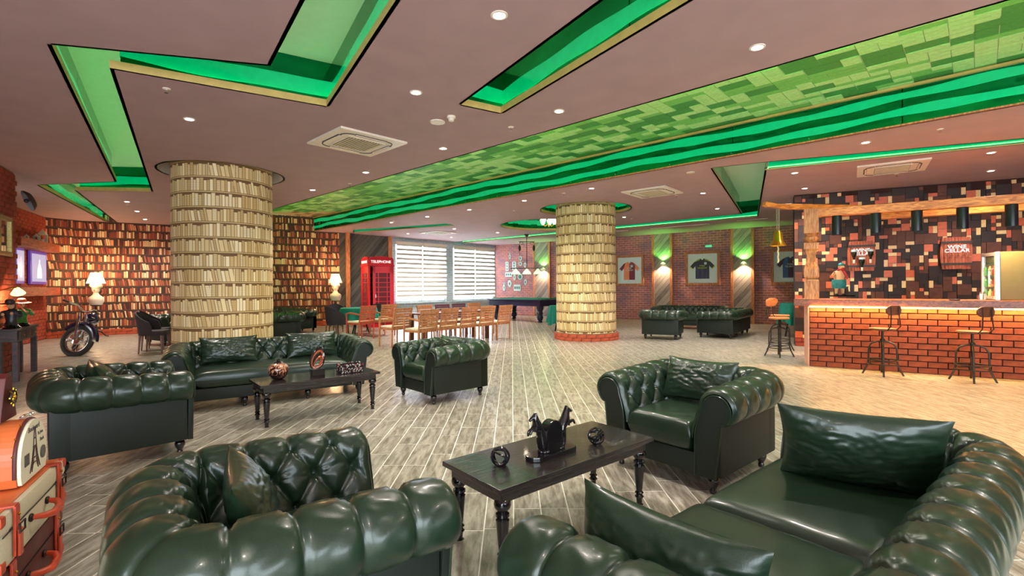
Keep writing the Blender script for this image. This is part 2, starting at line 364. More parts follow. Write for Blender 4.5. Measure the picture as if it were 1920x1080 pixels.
# the long slot
FS0, FS1 = pt(1920, 195, CEIL), pt(588, 434, CEIL); NS0, NS1 = pt(1440, 129, CEIL), pt(960, 270, CEIL)
sd = (FS1 - FS0).normalized(); nd = (NS1 - NS0).normalized(); nd = sd
A0 = FS0 - sd * 3.0; A1 = FS1 + sd * .05
B0 = NS0 - nd * 3.0; B1 = pt(513, 396, CEIL); B1 = NS0 + sd * 17.75
HS = [T(A0), T(A1), T(B1), T(B0)]
circ = lambda c, r, n=40: [(c[0] + r * math.cos(2 * PI * k / n), c[1] + r * math.sin(2 * PI * k / n)) for k in range(n)]
def colpos(deg, dist): a = math.radians(deg); return (dist * math.sin(a), dist * math.cos(a))
C1 = colpos(-30.31, .755 * 12.97); C2 = colpos(8.53, .755 * 16.89); CR = .755
HC1 = circ(C1, .93); HC2 = circ(C2, 1.14); HC3 = circ((1.15, 15.85), 1.5)
HOLES = [H1, H4, H2, H3, HS, HC1, HC2, HC3]
def inside(p, poly):
    c = False; n = len(poly)
    for i in range(n):
        a, b = poly[i], poly[(i + 1) % n]
        if (a[1] > p[1]) != (b[1] > p[1]) and p[0] < (b[0] - a[0]) * (p[1] - a[1]) / (b[1] - a[1]) + a[0]: c = not c
    return c
outer = [(-18, -4), (18, -4), (18, 27), (-18, 27)]
pts2 = []; edges = []
for poly in [outer] + HOLES:
    n0 = len(pts2); pts2 += [Vector(p) for p in poly]; n = len(poly); edges += [(n0 + i, n0 + (i + 1) % n) for i in range(n)]
vs, es, fs, *_ = delaunay_2d_cdt(pts2, edges, [], 0, 1e-5)
mb = MB(); keep = []
for f in fs:
    c = sum((vs[i] for i in f), Vector((0, 0))) / len(f)
    if not any(inside(c, h) for h in HOLES): keep.append(tuple(f))
mb.add([(v.x, v.y, CEIL) for v in vs], keep); n0 = len(mb.v)
mb.add([(v.x, v.y, CEIL + .05) for v in vs], keep)
me = bpy.data.meshes.new('ceiling'); me.from_pydata(mb.v, [], mb.f); me.materials.append(M_ceil)
ce = bpy.data.objects.new('ceiling', me); COL.objects.link(ce); ce['kind'] = 'structure'
struct('ceiling_upper', MB().box((0, 11.5, UP + .05), (36, 31, .1)), M_ceil_up)
def area2(poly): return sum(poly[i][0] * poly[(i + 1) % len(poly)][1] - poly[(i + 1) % len(poly)][0] * poly[i][1] for i in range(len(poly))) / 2
def offset(poly, d):
    if area2(poly) < 0: d = -d
    n = len(poly); out = []
    for i in range(n):
        a, b, c = Vector(poly[i - 1]), Vector(poly[i]), Vector(poly[(i + 1) % n])
        d1 = (b - a).normalized(); d2 = (c - b).normalized(); n1 = Vector((d1.y, -d1.x)); n2 = Vector((d2.y, -d2.x))
        m = (n1 + n2); m = m / max(.35, m.dot(n1)) if m.length > .2 else n1
        out.append(tuple(b + m * d))
    return out
def strip(poly, z0, z1, th, m, name, parent, closed=True, edges=None):
    mb = MB(); n = len(poly)
    for i in (edges if edges is not None else range(n)):
        a, b = Vector(poly[i]), Vector(poly[(i + 1) % n]); d = (b - a).normalized(); nn = Vector((d.y, -d.x)) * (1 if area2(poly) > 0 else -1) * th
        q = [a, b, b + nn, a + nn]; mb.prism([tuple(v) for v in q], z0, z1)
    return obj(name, mb, m, parent)
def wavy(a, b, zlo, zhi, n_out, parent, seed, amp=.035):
    # a flat ribbon with wavy edges painting reflected LED light as glow on the fascia
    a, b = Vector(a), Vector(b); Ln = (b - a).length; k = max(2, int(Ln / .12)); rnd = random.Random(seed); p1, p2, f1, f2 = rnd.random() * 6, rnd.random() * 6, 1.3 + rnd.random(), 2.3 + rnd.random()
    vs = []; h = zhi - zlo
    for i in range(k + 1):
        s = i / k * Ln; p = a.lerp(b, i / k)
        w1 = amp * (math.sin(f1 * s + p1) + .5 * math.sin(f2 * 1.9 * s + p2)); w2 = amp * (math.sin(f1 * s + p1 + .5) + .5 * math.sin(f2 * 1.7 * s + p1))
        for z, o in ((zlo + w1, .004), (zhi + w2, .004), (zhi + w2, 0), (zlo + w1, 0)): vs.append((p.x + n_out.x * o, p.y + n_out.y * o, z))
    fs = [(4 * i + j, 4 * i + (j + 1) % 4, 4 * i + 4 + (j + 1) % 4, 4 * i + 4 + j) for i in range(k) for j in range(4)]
    return obj('painted_reflection', MB().add(vs, fs), M_band, parent)
def cove(name, label, poly, edges, bands=((.12, .30),), led=True, ztop=UP, up_m=None, lipm=None, liph=.072, group='green lit ceiling coves'):
    c = Vector((sum(p[0] for p in poly) / len(poly), sum(p[1] for p in poly) / len(poly)))
    t = thing(name, label, 'ceiling cove', (c.x, c.y, CEIL))
    loc = [(p[0] - c.x, p[1] - c.y) for p in poly]; n = len(loc)
    strip(loc, 0., liph, .03, lipm or M_lip, 'lip', t, edges=edges)
    fo = offset(loc, .07); sg = 1 if area2(loc) > 0 else -1
    for i in (edges if edges is not None else range(n)):
        a, b = Vector(fo[i]), Vector(fo[(i + 1) % n]); d = (b - a).normalized(); nn = Vector((d.y, -d.x)) * sg
        Ln = (b - a).length; k = max(1, round(Ln / 2.4)) if n < 20 else 1
        for j in range(k):
            p, q = a.lerp(b, j / k), a.lerp(b, (j + 1) / k); q = q - d * (.012 if k > 1 else 0)
            obj('fascia_panel', MB().prism([tuple(p), tuple(q), tuple(q + nn * .03), tuple(p + nn * .03)], .05 if liph > .05 else .015, ztop - CEIL), M_acr, t)
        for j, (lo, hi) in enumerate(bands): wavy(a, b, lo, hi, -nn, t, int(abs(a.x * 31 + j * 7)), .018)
    if led:
        L2 = offset(loc, .05)
        mb = MB(); zl = .064 if liph > .05 else .055
        for i in (edges if edges is not None else range(n)):
            a, b = L2[i], L2[(i + 1) % n]; mb.tube([(a[0], a[1], zl), (b[0], b[1], zl)], .010, 5)
        obj('led_strip', mb, M_lime if liph > .05 else M_lime2, t)
    return t
cove('ceiling_cove', 'lightning shaped green lit recess zigzagging down the ceiling on the left', H1, [0, 1, 2, 3, 4, 6, 7, 8, 9, 10], ((.13, .29),))
cove('ceiling_cove', 'short green lit recess ending in a point at the top middle of the ceiling', H4, [0, 1, 3], ((.13, .29),))
cove('ceiling_cove', 'lightning shaped green lit recess over the bar and jersey wall', H2, [0, 1, 3, 4, 5, 6, 7, 8], ((.05, .16),), liph=.02)
cove('ceiling_cove', 'thin green lit recess in the far ceiling before the phone booth', H3, None, ((.04, .14),), led=False, liph=.015)
cove('ceiling_cove', 'round green lit recess around the top of the right book column', HC2, None, ((.18, .33),))
cove('ceiling_cove', 'round green lit recess over the pool table holding the small chandelier', HC3, None, ((.2, .36),))
t = thing('ceiling_collar', 'plain pale round recess around the top of the left book column', 'ceiling collar', (C1[0], C1[1], CEIL))
strip(circ((0, 0), .93), 0, .3, .03, M_ceil_up, 'rim', t); obj('cap', MB().prism(circ((0, 0), .96), .3, .33), M_ceil_up, t)
# long slot: fascia on the far side, tiled top
c = (A0 + A1) / 2; t = thing('ceiling_beam', 'long green mirror fascia beam crossing the whole ceiling diagonally', 'ceiling beam', (c.x, c.y, CEIL))
nrm = Vector((-sd.y, sd.x, 0)); nrm = -nrm if nrm.dot(c) > 0 else nrm     # towards the camera
tot = (A1 - A0).length; k = 10
for j in range(k):
    p = A0 + sd * (tot * j / k) - c; q = A0 + sd * (tot * (j + 1) / k - .012) - c
    obj('fascia_panel', MB().prism([T(p), T(q), T(q - nrm * .03), T(p - nrm * .03)], .02, .49), M_acr, t)
    for s in (.25, .5, .75, .01, .99):
        r = p.lerp(q, s)
        for z in (.05, .46): obj('screw', MB().ball((r.x + nrm.x * .004, r.y + nrm.y * .004, z), .009, 6, 4), M_chrome, t) if s in (.01, .5) else None
n2 = Vector((nrm.x, nrm.y))
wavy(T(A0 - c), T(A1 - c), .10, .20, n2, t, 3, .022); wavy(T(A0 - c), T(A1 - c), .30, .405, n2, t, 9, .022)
m_ = MB(); a, b = A0 - c, A1 - c
m_.prism([T(a + nrm * .02), T(b + nrm * .02), T(b - nrm * .03), T(a - nrm * .03)], 0, .02); obj('lower_edge', m_, M_trim, t)
m_ = MB(); m_.prism([T(a + nrm * .05), T(b + nrm * .05), T(b), T(a)], .455, .485); obj('upper_edge', m_, M_lip, t)
a2, b2 = B0 - c, B1 - c
m_ = MB(); m_.prism([T(a2), T(b2), T(b2 + nrm * .03), T(a2 + nrm * .03)], 0, .5); obj('near_side', m_, M_acr, t)
m_ = MB().tube([a2 - nrm * .04 + Vector((0, 0, .06)), b2 - nrm * .04 + Vector((0, 0, .06))], .012, 5); obj('led_strip', m_, M_lime, t)
mid = (a2 + b2) / 2 - nrm * .05 + c
for q_ in range(4):
    pq = B0.lerp(B1, (q_ + .5) / 4) - nrm * .07; la_ = area('cove_light', (pq.x, pq.y, CEIL + .09), (PI, 0, math.atan2(sd.y, sd.x)), 4.3, .04, SLP, (.35, 1, .2)); 
# tiles on the slot's top: stepped rectangles proud by different amounts
def rect_pack(W, H, seed, kinds, mosaic=False):
    rnd = random.Random(seed); g = [[0] * H for _ in range(W)]; out = []; cg = {}
    for y in range(H):
        for x in range(W):
            if g[x][y]: continue
            opts = list(kinds); rnd.shuffle(opts); opts.sort(key=lambda o: rnd.random() ** (1 / o[2]), reverse=True)
            for (w_, h_, pr, ci) in opts:
                if mosaic and w_ * h_ <= 2:
                    nb = [cg.get((x - 1, y + j)) for j in range(h_)] + [cg.get((x + i, y - 1)) for i in range(w_)] + [cg.get((x + w_, y - 1)), cg.get((x + w_, y))]
                    ci = rnd.choice([c_ for c_ in (3, 2, 1, 0, 3) if not (c_ >= 2 and c_ in nb)] or [0])
                if x + w_ <= W and y + h_ <= H and all(not g[x + i][y + j] for i in range(w_) for j in range(h_)):
                    for i in range(w_):
                        for j in range(h_): g[x + i][y + j] = 1; cg[(x + i, y + j)] = ci
                    out.append((x, y, w_, h_, ci)); break
            else:
                g[x][y] = 1; out.append((x, y, 1, 1, 2))
    return out
M_tA = mat('tile_pale_greenlit', srgb(168, 216, 140), .55, var=.12, scale=25); M_tB = mat('tile_mid_greenlit', srgb(112, 184, 92), .55, var=.12, scale=25); M_tC = mat('tile_deep_greenlit', srgb(60, 140, 62), .55, var=.15, scale=25)  # green LED light put into the tile colours
sw = abs((B0 - A0).dot(nrm)); cell = .105
tiles = rect_pack(int(tot / (cell * 1.7)), int(sw / cell) + 1, 5, [(2, 2, 1.2, 2), (2, 1, 1.4, 1), (1, 1, 1.2, 0), (1, 2, .8, 0), (2, 1, 1., 0), (3, 1, .6, 1)])
ceilu = bpy.data.objects['ceiling_upper']
big = []
for (x, y, w_, h_, ci) in tiles:
    cx, cy = (x + w_ / 2) * cell * 1.7, (y + h_ / 2) * cell
    P = A0 + sd * cx + nrm * cy; vis = (P.y / max(.1, 1))
    big.append((P.length + (100 if (P.x / P.y > 1.1 or P.y < 3.2) else 0), P, w_ * cell * 1.7 - .006, h_ * cell - .006, ci))
big.sort(key=lambda q: q[0]); M_tiles = {0: M_tA, 1: M_tB, 2: M_tC, 3: mat('tile_end_tan', srgb(206, 168, 130), .55), 4: mat('tile_end_brown', srgb(140, 98, 72), .55)}; rz = math.atan2(sd.y, sd.x); rest = {i_: MB() for i_ in range(5)}
for i, (_, P, a_, b_, ci) in enumerate(big):
    hh = (.014, .009, .005)[ci]; ci = ci if P.y < 15.9 else (3 if ci < 2 else 4); mt = M_tiles[ci]
    if i < 300: obj('tile', MB().box((0, 0, 0), (a_, b_, hh)), mt, ceilu, loc=(P.x, P.y, UP - hh / 2)).rotation_euler = (0, 0, rz)
    else: rest[ci].box((P.x, P.y, UP - hh / 2), (a_, b_, hh), rz)
for ci in rest: obj('tiles', rest[ci], M_tiles[ci], ceilu, kind='stuff')
# ---------------------------------------------------------------- floor tiles (wood look)
fb = MB(); rnd = random.Random(11); cand = []
for i in range(-95, 100):
    x = (i + .5) * .165; off = rnd.choice([0, .165, .33, .25]) + rnd.random() * .02
    for j in range(-1, 50):
        y = j * .495 + off
        if y < .4 or abs(x) > y * 1.12 + .5 or y > 23: continue
        cand.append((x, y))
cand.sort(key=lambda p: abs(p[1] - 1.9) if p[1] < 1.2 else p[1]); me_t = None
tint = []
for i, (x, y) in enumerate(cand):
    if i < 300:
        o = obj('tile', MB().box((0, 0, 0), (.1575, .485, .012)) if me_t is None else me_t, M_plank, floor_o, loc=(x, y, -.006 + rnd.random() * .0006)); me_t = o.data
    else:
        fb.box((x, y, -.006), (.1575, .485, .012)); tint += [rnd.random()] * 8
o = obj('tiles', MB(), M_plank, floor_o, kind='stuff'); me = bpy.data.meshes.new('tiles'); me.from_pydata(fb.v, [], fb.f); me.materials.append(M_plank)
at = me.attributes.new('tint', 'FLOAT', 'POINT'); at.data.foreach_set('value', tint); o.data = me
# ---------------------------------------------------------------- columns
def column(c, label, ztop):
    t = thing('round_column', label, 'column', (c[0], c[1], 0)); n = 64
    me = bpy.data.meshes.new('book_wrap'); vs = [(CR * math.cos(2 * PI * k / n), CR * math.sin(2 * PI * k / n), z) for z in (.18, ztop) for k in range(n)]
    me.from_pydata(vs, [], [(k, (k + 1) % n, n + (k + 1) % n, n + k) for k in range(n)]); ul = me.uv_layers.new(name='UVMap')
    for p in me.polygons:
        p.use_smooth = True; k = p.index
        for li, (uu, zz) in zip(p.loop_indices, ((k, .18), (k + 1, .18), (k + 1, ztop), (k, ztop))): ul.data[li].uv = (uu * 2 * PI * CR / n + 50, zz)
    obj('book_wrap', me, M_colbooks, t)
    obj('core', MB().lathe([(CR - .01, 0), (CR - .01, ztop)], 48), M_mort, t)
    bm_ = MB(); me_b = None
    for row in range(2):
        nb = 22
        for k in range(nb):
            a = 2 * PI * (k + .5 * row) / nb
            if me_b is None: o = obj('brick', MB().box((0, 0, 0), (.218, .07, .078)), M_brick1, t, bev=.006); me_b = o.data
            else: o = obj('brick', me_b, None, t)
            o.location = ((CR + .022) * math.cos(a), (CR + .022) * math.sin(a), .042 + row * .087); o.rotation_euler = (0, 0, a + PI / 2)
    obj('mortar_bed', MB().lathe([(CR + .035, 0), (CR + .035, .17)], 48), M_mort, t)
    return t
M_brick1 = mat('brick_red', srgb(178, 78, 48), .8, var=.3, scale=9, bmp=.006)
column(C1, 'thick round column wrapped in cream book wallpaper, the left and nearer one', UP)
column(C2, 'round column wrapped in cream book wallpaper, the right one with green lit top', UP)
# ---------------------------------------------------------------- bricks one by one on near surfaces
def brickface(parent, a, b, z0, z1, bw, rh, m, seed, off=.0, limit=300, depth=.03, gap=.010, xlim=None, jit=.006):
    a = Vector(a[:2]); b = Vector(b[:2]); d = (b - a).normalized(); Ln = (b - a).length; n = Vector((-d.y, d.x)); n = -n if n.dot(a) > 0 else n
    rz = math.atan2(d.y, d.x); rnd = random.Random(seed); mes = []
    for k in range(4):
        x, z, y = bw - gap, rh - gap, depth; q = MB().box((0, 0, 0), (x, y, z)); q.bev = .006; me = q.mesh('brick'); me.materials.append(m); mes.append(me)
    out = []; r = 0; z = z0 + rh / 2
    while z < z1 - rh * .3:
        s = -bw / 2 * (r % 2) + bw / 2
        while s < Ln + bw * .4:
            out.append((s, z)); s += bw
        z += rh; r += 1
    rest = MB(); cnt = 0
    for s, z in out:
        p = a + d * s + n * (off + rnd.random() * jit); w_ = 1.
        if s - bw / 2 < -.001: w_ = .5; p = a + d * (bw / 4) + n * off
        if s > Ln: w_ = .5; p = a + d * (Ln - bw / 4) + n * off
        if cnt < limit and (xlim is None or xlim(p, z)):
            o = obj('brick', mes[rnd.randrange(4)], None, parent); o.location = (p.x, p.y, z); o.rotation_euler = (0, 0, rz); o.scale = (w_, 1, 1); cnt += 1
        else: rest.box((p.x, p.y, z), ((bw - gap) * w_, depth, rh - gap), rz)
    if rest.v: obj('bricks', rest, m, parent, kind='stuff')
M_brick2 = mat('brick_rust', srgb(150, 58, 38), .8, var=.35, scale=7, bmp=.006)
px_of = lambda p, z=1.: 960 + FPX * p.x / p.y
pier = bpy.data.objects['wall_left_pier']; brickface(pier, PI1, PI0, 0.02, CEIL, .25, .088, M_brick2, 1, xlim=lambda p, z: px_of(p) > -12)
chim = bpy.data.objects['wall_left_chimney']; brickface(chim, T(pw(20, 500, RC0, WA0)), WA0, 0.02, CEIL, .25, .088, M_brick2, 2, xlim=lambda p, z: px_of(p) > 26)
lb = bpy.data.objects['wall_left_books']; brickface(lb, WB0, WB1, 0, .18, .25, .088, M_brick1, 3, .01)
la = bpy.data.objects['wall_left_alcove']; brickface(la, WA0, WB0, 0, .18, .25, .088, M_brick1, 4, .01)
# ================================================================ ceiling fittings
DL = [(936, 28, 'nearest ceiling downlight, at the top centre above the table'), (1420, 88, 'bright ceiling downlight between the short cove and the tiled slot'), (355, 223, 'ceiling downlight just before the left book column'), (780, 173, 'ceiling downlight right of the lightning cove point'), (1048, 208, 'ceiling downlight right of the short cove tip'),
 (831, 278, 'ceiling downlight right of the nearest air conditioner'), (686, 323, 'ceiling downlight just beyond the nearest air conditioner'), (586, 356, 'ceiling downlight right of the left column top'), (238, 378, 'left row downlight nearest the camera, by a sprinkler'), (257, 396, 'middle downlight of the left row before the book wall'), (272, 411, 'last downlight of the left row before the book wall'),
 (1623, 267, 'downlight between the beam and the bar'), (1858, 286, 'upper of two downlights over the right end of the bar'), (1858, 320, 'lower of two downlights over the right end of the bar'), (1490, 324, 'downlight over the left end of the bar, nearer'), (1509, 353, 'downlight over the left end of the bar, beside the mosaic wall'),
 (1109, 353, 'downlight just above the right book column'), (1318, 362, 'downlight right of the middle air conditioner'), (1345, 391, 'downlight beyond the middle air conditioner by the lightning cove'), (1170, 407, 'downlight right of the right book column'), (983, 376, 'downlight left of the right book column'), (880, 393, 'downlight under the far end of the beam, first of its row'), (801, 406, 'downlight under the far end of the beam, second of its row'), (734, 417, 'downlight under the far end of the beam, third of its row'),
 (765, 438, 'downlight before the left window'), (852, 429, 'downlight behind the far air conditioner'), (846, 445, 'last downlight before the windows'), (933, 436, 'downlight by the round cove over the pool table')]
me_r = me_l = None
ring = MB().lathe([(.062, 0), (.062, -.006), (.045, -.008), (.043, -.002), (.043, .012)], 24, cap=False); ring.sm = True; me_r = ring.mesh('bezel'); me_r.materials.append(M_white)
ls = MB().lathe([(.0, .0), (.042, .0)], 20, cap=False); me_l = ls.mesh('lens'); me_l.materials.append(M_lens)
def downlight(x, y, label, group='recessed downlights', power=None):
    t = thing('downlight', label, 'downlight', (x, y, CEIL), 0, group)
    obj('bezel', me_r, None, t); obj('lens', me_l, None, t, loc=(0, 0, -.004))
    l = bpy.data.lights.new('bulb', 'SPOT'); l.energy = power or (DLP * (1 if y < 9 else 1.7)); l.color = (1, .90, .80); l.spot_size = math.radians(128); l.spot_blend = .9; l.shadow_soft_size = .05
    o = bpy.data.objects.new('bulb', l); COL.objects.link(o); o.parent = t; o.location = (0, 0, -.02)
    return t
for x, y, lab in DL: p = pt(x, y, CEIL); downlight(p.x, p.y, lab)
for k, (x, y) in enumerate([(2.6, 1.2), (-.5, -.6), (4.8, 3.4)]): downlight(x, y, ['added fill downlight out of frame above the foreground sofa', 'added fill downlight out of frame behind the camera', 'added fill downlight out of frame to the right, before the bar'][k])  # unseen downlights added as fill for the foreground
def cassette(label, q, slots=False):
    P = [pt(x, y, CEIL) for x, y in q]; c = sum(P, Vector()) / 4; d = P[1] - P[0]; s = sum((P[(i + 1) % 4] - P[i]).length for i in range(4)) / 8
    t = thing('air_conditioner', label, 'air conditioner', (c.x, c.y, CEIL), math.atan2(d.y, d.x), 'ceiling cassette air conditioners'); s = .475
    obj('panel', MB().box((0, 0, -.014), (2 * s, 2 * s, .028)), M_white, t, bev=.006)
    obj('grille_frame', MB().box((0, 0, -.032), (s * 1.12, s * 1.12, .01)), M_white, t, bev=.003)
    g = MB()
    for k in range(11): obj('grille_bar', MB().box((0, (k - 5) * s * .09, -.040), (s * .98, s * .05, .006)), mat('grille_beige', srgb(200, 186, 150), .5), t)
    obj('grille_back', MB().box((0, 0, -.0375), (s, s, .002)), M_slot, t)
    for k in range(4):
        a = k * PI / 2; R = Matrix.Rotation(a, 4, 'Z')
        sl = MB().box((0, 0, 0), (s * .95, s * .1, .004)); o = obj('air_slot', sl, M_slot, t, loc=(R @ Vector((0, s * .76, -.030)))); o.rotation_euler = (0, 0, a)
        fl = MB().box((0, 0, 0), (s * .9, s * .05, .006)); o = obj('flap', fl, M_white, t, loc=(R @ Vector((0, s * .745, -.036)))); o.rotation_euler = (0, 0, a)
        cc = [R @ Vector((s * (.5 + .26 * math.cos(u)), s * (.5 + .26 * math.sin(u)), -.031)) for u in [PI / 2 * i / 8 for i in range(9)]]
        obj('corner_slot', MB().tube(cc, .007, 5), M_slot, t)
    return t
cassette('nearest white ceiling cassette air conditioner, between left column and short cove', [(575.75, 265.6), (636.9, 236), (763.75, 265.6), (696.9, 291)])
cassette('white ceiling cassette air conditioner above right of the right book column', [(1162.9, 359.2), (1247, 347.1), (1282.5, 359.2), (1203.75, 370.8)])
cassette('white ceiling cassette air conditioner over the bar, right side', [(1603.3, 311.25), (1746.25, 294.3), (1737.9, 316), (1607.9, 330.8)])
cassette('far ceiling cassette air conditioner in front of the windows', [(788, 436), (820, 431.5), (855, 435.5), (822, 440)])
def sprinkler(px, py, label):
    p = pt(px, py, CEIL); t = thing('sprinkler', label, 'sprinkler', (p.x, p.y, CEIL), 0, 'fire sprinklers')
    obj('rosette', MB().lathe([(.035, 0), (.035, -.006), (.012, -.01)], 14), M_white, t); obj('stem', MB().lathe([(.008, -.008), (.008, -.04)], 8), M_chrome, t)
    obj('deflector', MB().lathe([(.018, -.04), (.018, -.044)], 12), M_chrome, t)
for px, py, l in [(312, 166, 'ceiling sprinkler inside the lightning cove bend'), (656, 344, 'ceiling sprinkler near the left end of the tiled slot'), (958, 238, 'ceiling sprinkler right of the smoke detector'), (1057, 362, 'ceiling sprinkler left above the right column'), (1268, 366, 'ceiling sprinkler beside the middle air conditioner'), (1763, 242, 'ceiling sprinkler right, just beyond the beam'), (1681, 326, 'ceiling sprinkler below the bar air conditioner'), (1184, 410, 'small far sprinkler right of the right column'), (240, 384, 'sprinkler beside the left row downlight'), (964, 395, 'sprinkler left of the right column'), (738, 414.5, 'sprinkler by the beam end')]: sprinkler(px, py, l)
p = pt(820, 228, CEIL); t = thing('ceiling_speaker', 'flat round white ceiling speaker beside the smoke detector', 'ceiling speaker', (p.x, p.y, CEIL))
obj('disc', MB().lathe([(.09, 0), (.09, -.012), (.075, -.016), (0, -.016)], 28), M_white, t)
p = pt(846, 218, CEIL); t = thing('smoke_detector', 'small white domed smoke detector on the ceiling', 'smoke detector', (p.x, p.y, CEIL))
obj('base', MB().lathe([(.05, 0), (.05, -.02), (.04, -.03)], 20), M_white, t); obj('dome', MB().lathe([(.035, -.03), (.03, -.055), (0, -.06)], 20), M_white, t)
p = pt(1295, 323, CEIL); t = thing('ceiling_speaker', 'small round ceiling speaker above the middle air conditioner', 'ceiling speaker', (p.x, p.y, CEIL)); obj('disc', MB().lathe([(.07, 0), (.07, -.01), (0, -.012)], 24), M_white, t)
for q, lab in (([(1220, 428), (1330, 419)], 'long white slot diffuser in the far ceiling before the jersey wall'), ([(1156, 433), (1177, 431)], 'short white slot diffuser right of the right column'), ([(1382, 413), (1440, 408.5)], 'white slot diffuser near the mosaic wall')):
    a, b = pt(*q[0], CEIL), pt(*q[1], CEIL); c = (a + b) / 2; d = b - a; t = thing('slot_diffuser', lab, 'air vent', (c.x, c.y, CEIL), math.atan2(d.y, d.x))
    obj('bar', MB().box((0, 0, -.014), (d.length, .06, .016)), M_white, t)
# ================================================================ chesterfields
def ch_profile():
    P = []
    for k in range(24): t = k / 24; P.append((-.185 + .055 * t ** 1.6, .33 + .22 * t))
    oc, zc, r = -.012, .556, .118
    for k in range(56):
        a = math.radians(178 - k / 55 * 238); P.append((oc + r * math.cos(a), zc + r * math.sin(a)))
    x0, z0 = P[-1]
    for k in range(1, 5): P.append((x0 + (.004 - x0) * k / 4, z0 - .012 * k / 4))
    P = np.array(P); seg = np.hypot(*(P[1:] - P[:-1]).T); t = np.concatenate([[0], np.cumsum(seg)])
    return P, t
def resample(P, t, step):
    n = int(t[-1] / step); tt = np.linspace(0, t[-1], n); return np.stack([np.interp(tt, t, P[:, 0]), np.interp(tt, t, P[:, 1])], 1), tt
def chester_roll(W, D, step=.0078, pitch=.178):
    hw, hd = W / 2, D / 2; Rc = .19
    la, lb_, arc = D - Rc, W - 2 * Rc, PI / 2 * Rc; Lt = 2 * la + lb_ + 2 * arc
    P, t0 = ch_profile(); P, tt = resample(P, t0, step); ns = int(Lt / step); ss = np.linspace(0, Lt, ns)
    pos = np.zeros((ns, 2)); nor = np.zeros((ns, 2))
    for i, s in enumerate(ss):
        if s < la: pos[i] = (-hw, -hd + s); nor[i] = (-1, 0)
        elif s < la + arc: a = (s - la) / Rc; c = (-hw + Rc, hd - Rc); pos[i] = (c[0] - Rc * math.cos(a), c[1] + Rc * math.sin(a)); nor[i] = (-math.cos(a), math.sin(a))
        elif s < la + arc + lb_: pos[i] = (-hw + Rc + s - la - arc, hd); nor[i] = (0, 1)
        elif s < la + 2 * arc + lb_: a = (s - la - arc - lb_) / Rc; c = (hw - Rc, hd - Rc); pos[i] = (c[0] + Rc * math.sin(a), c[1] + Rc * math.cos(a)); nor[i] = (math.sin(a), math.cos(a))
        else: pos[i] = (hw, hd - Rc - (s - la - 2 * arc - lb_)); nor[i] = (1, 0)
    dP = np.gradient(P, axis=0); dP /= np.linalg.norm(dP, axis=1)[:, None]; pn = np.stack([-dP[:, 1], dP[:, 0]], 1)   # outward of the roll
    npit = round(Lt / pitch); npit += npit % 2; p = Lt / npit
    T1, T2, T3, TE = .085, .215, .345, tt[-1]
    Sg, Tg = np.meshgrid(ss, tt, indexing='ij'); u = np.abs((Sg / p) % 1 - .5) * p
    def dseg(ax, at_, bx, bt):
        dx, dt = bx - ax, bt - at_; k = np.clip(((u - ax) * dx + (Tg - at_) * dt) / (dx * dx + dt * dt), 0, 1)
        return np.hypot(u - ax - k * dx, Tg - at_ - k * dt)
    d = np.minimum.reduce([dseg(p / 2, 0, p / 2, T1), dseg(p / 2, T1, 0, T2), dseg(0, T2, p / 2, T3), dseg(p / 2, T3, p / 2, TE)])
    bt = np.minimum.reduce([np.hypot(u - p / 2, Tg - T1), np.hypot(u, Tg - T2), np.hypot(u - p / 2, Tg - T3)])
    ang = np.arctan2(Tg - np.where(np.abs(Tg - T2) < .065, T2, np.where(Tg > T2, T3, T1)), u - np.where(np.abs(Tg - T2) < .065, 0, p / 2))
    endf = np.clip((TE - Tg) / .12, 0.25, 1)
    disp = (np.where(Tg > T3 + .03, .008, .013) * (1 - np.exp(-(d / .028) ** 2)) * endf - .012 + .010 * (1 - np.exp(-(d / .009) ** 2))) - .024 * np.exp(-(bt / .020) ** 2) + .0032 * np.sin(11 * ang) * np.exp(-((bt - .034) / .02) ** 2)
    em_ = np.clip(np.minimum(Sg, Lt - Sg) / (.42 * p), 0, 1) ** 2; disp = disp * em_ + .008 * (1 - em_)
    rnd = np.random.RandomState(3); disp += .0012 * np.sin(Sg * 61 + 3 * np.sin(Tg * 40)) * (1 - np.exp(-(d / .03) ** 2))
    e = np.minimum(Sg, Lt - Sg); ef = .030 * (1 - np.sqrt(np.clip(1 - (1 - np.clip(e / .05, 0, 1)) ** 2, 0, 1))); disp = disp - ef
    no = np.broadcast_to(pn[None, :, 0], Sg.shape); nz = np.broadcast_to(pn[None, :, 1], Sg.shape)
    O = P[None, :, 0] + no * disp; Z = P[None, :, 1] + nz * disp
    fade = np.clip((la - np.minimum(Sg, Lt - Sg)) / la, 0, 1) * np.clip((Z - .34) / .3, 0, 1); Z = Z - .028 * fade
    X = pos[:, None, 0] + nor[:, None, 0] * O; Y = pos[:, None, 1] + nor[:, None, 1] * O
    V = np.stack([X, Y, Z], 2).reshape(-1, 3); nt_ = len(tt)
    i, j = np.meshgrid(np.arange(ns - 1), np.arange(nt_ - 1), indexing='ij'); q = (i * nt_ + j).ravel()
    Fq = np.stack([q, q + nt_, q + nt_ + 1, q + 1], 1)
    me = bpy.data.meshes.new('arms_and_back'); me.from_pydata(V.tolist(), [], Fq.tolist()); me.polygons.foreach_set('use_smooth', [True] * len(me.polygons))
    me.materials.append(M_leather)
    bts = MB()
    for k in range(1, npit * 2):
        s = k * p / 2; i_ = min(ns - 1, int(round(s / Lt * (ns - 1))))
        for T_ in ((T2,) if k % 2 == 1 else (T1, T3)):
            j_ = int(round(T_ / TE * (nt_ - 1))); c = V[i_ * nt_ + j_]; bts.ball(c, .0085, 8, 5)
    return me, bts
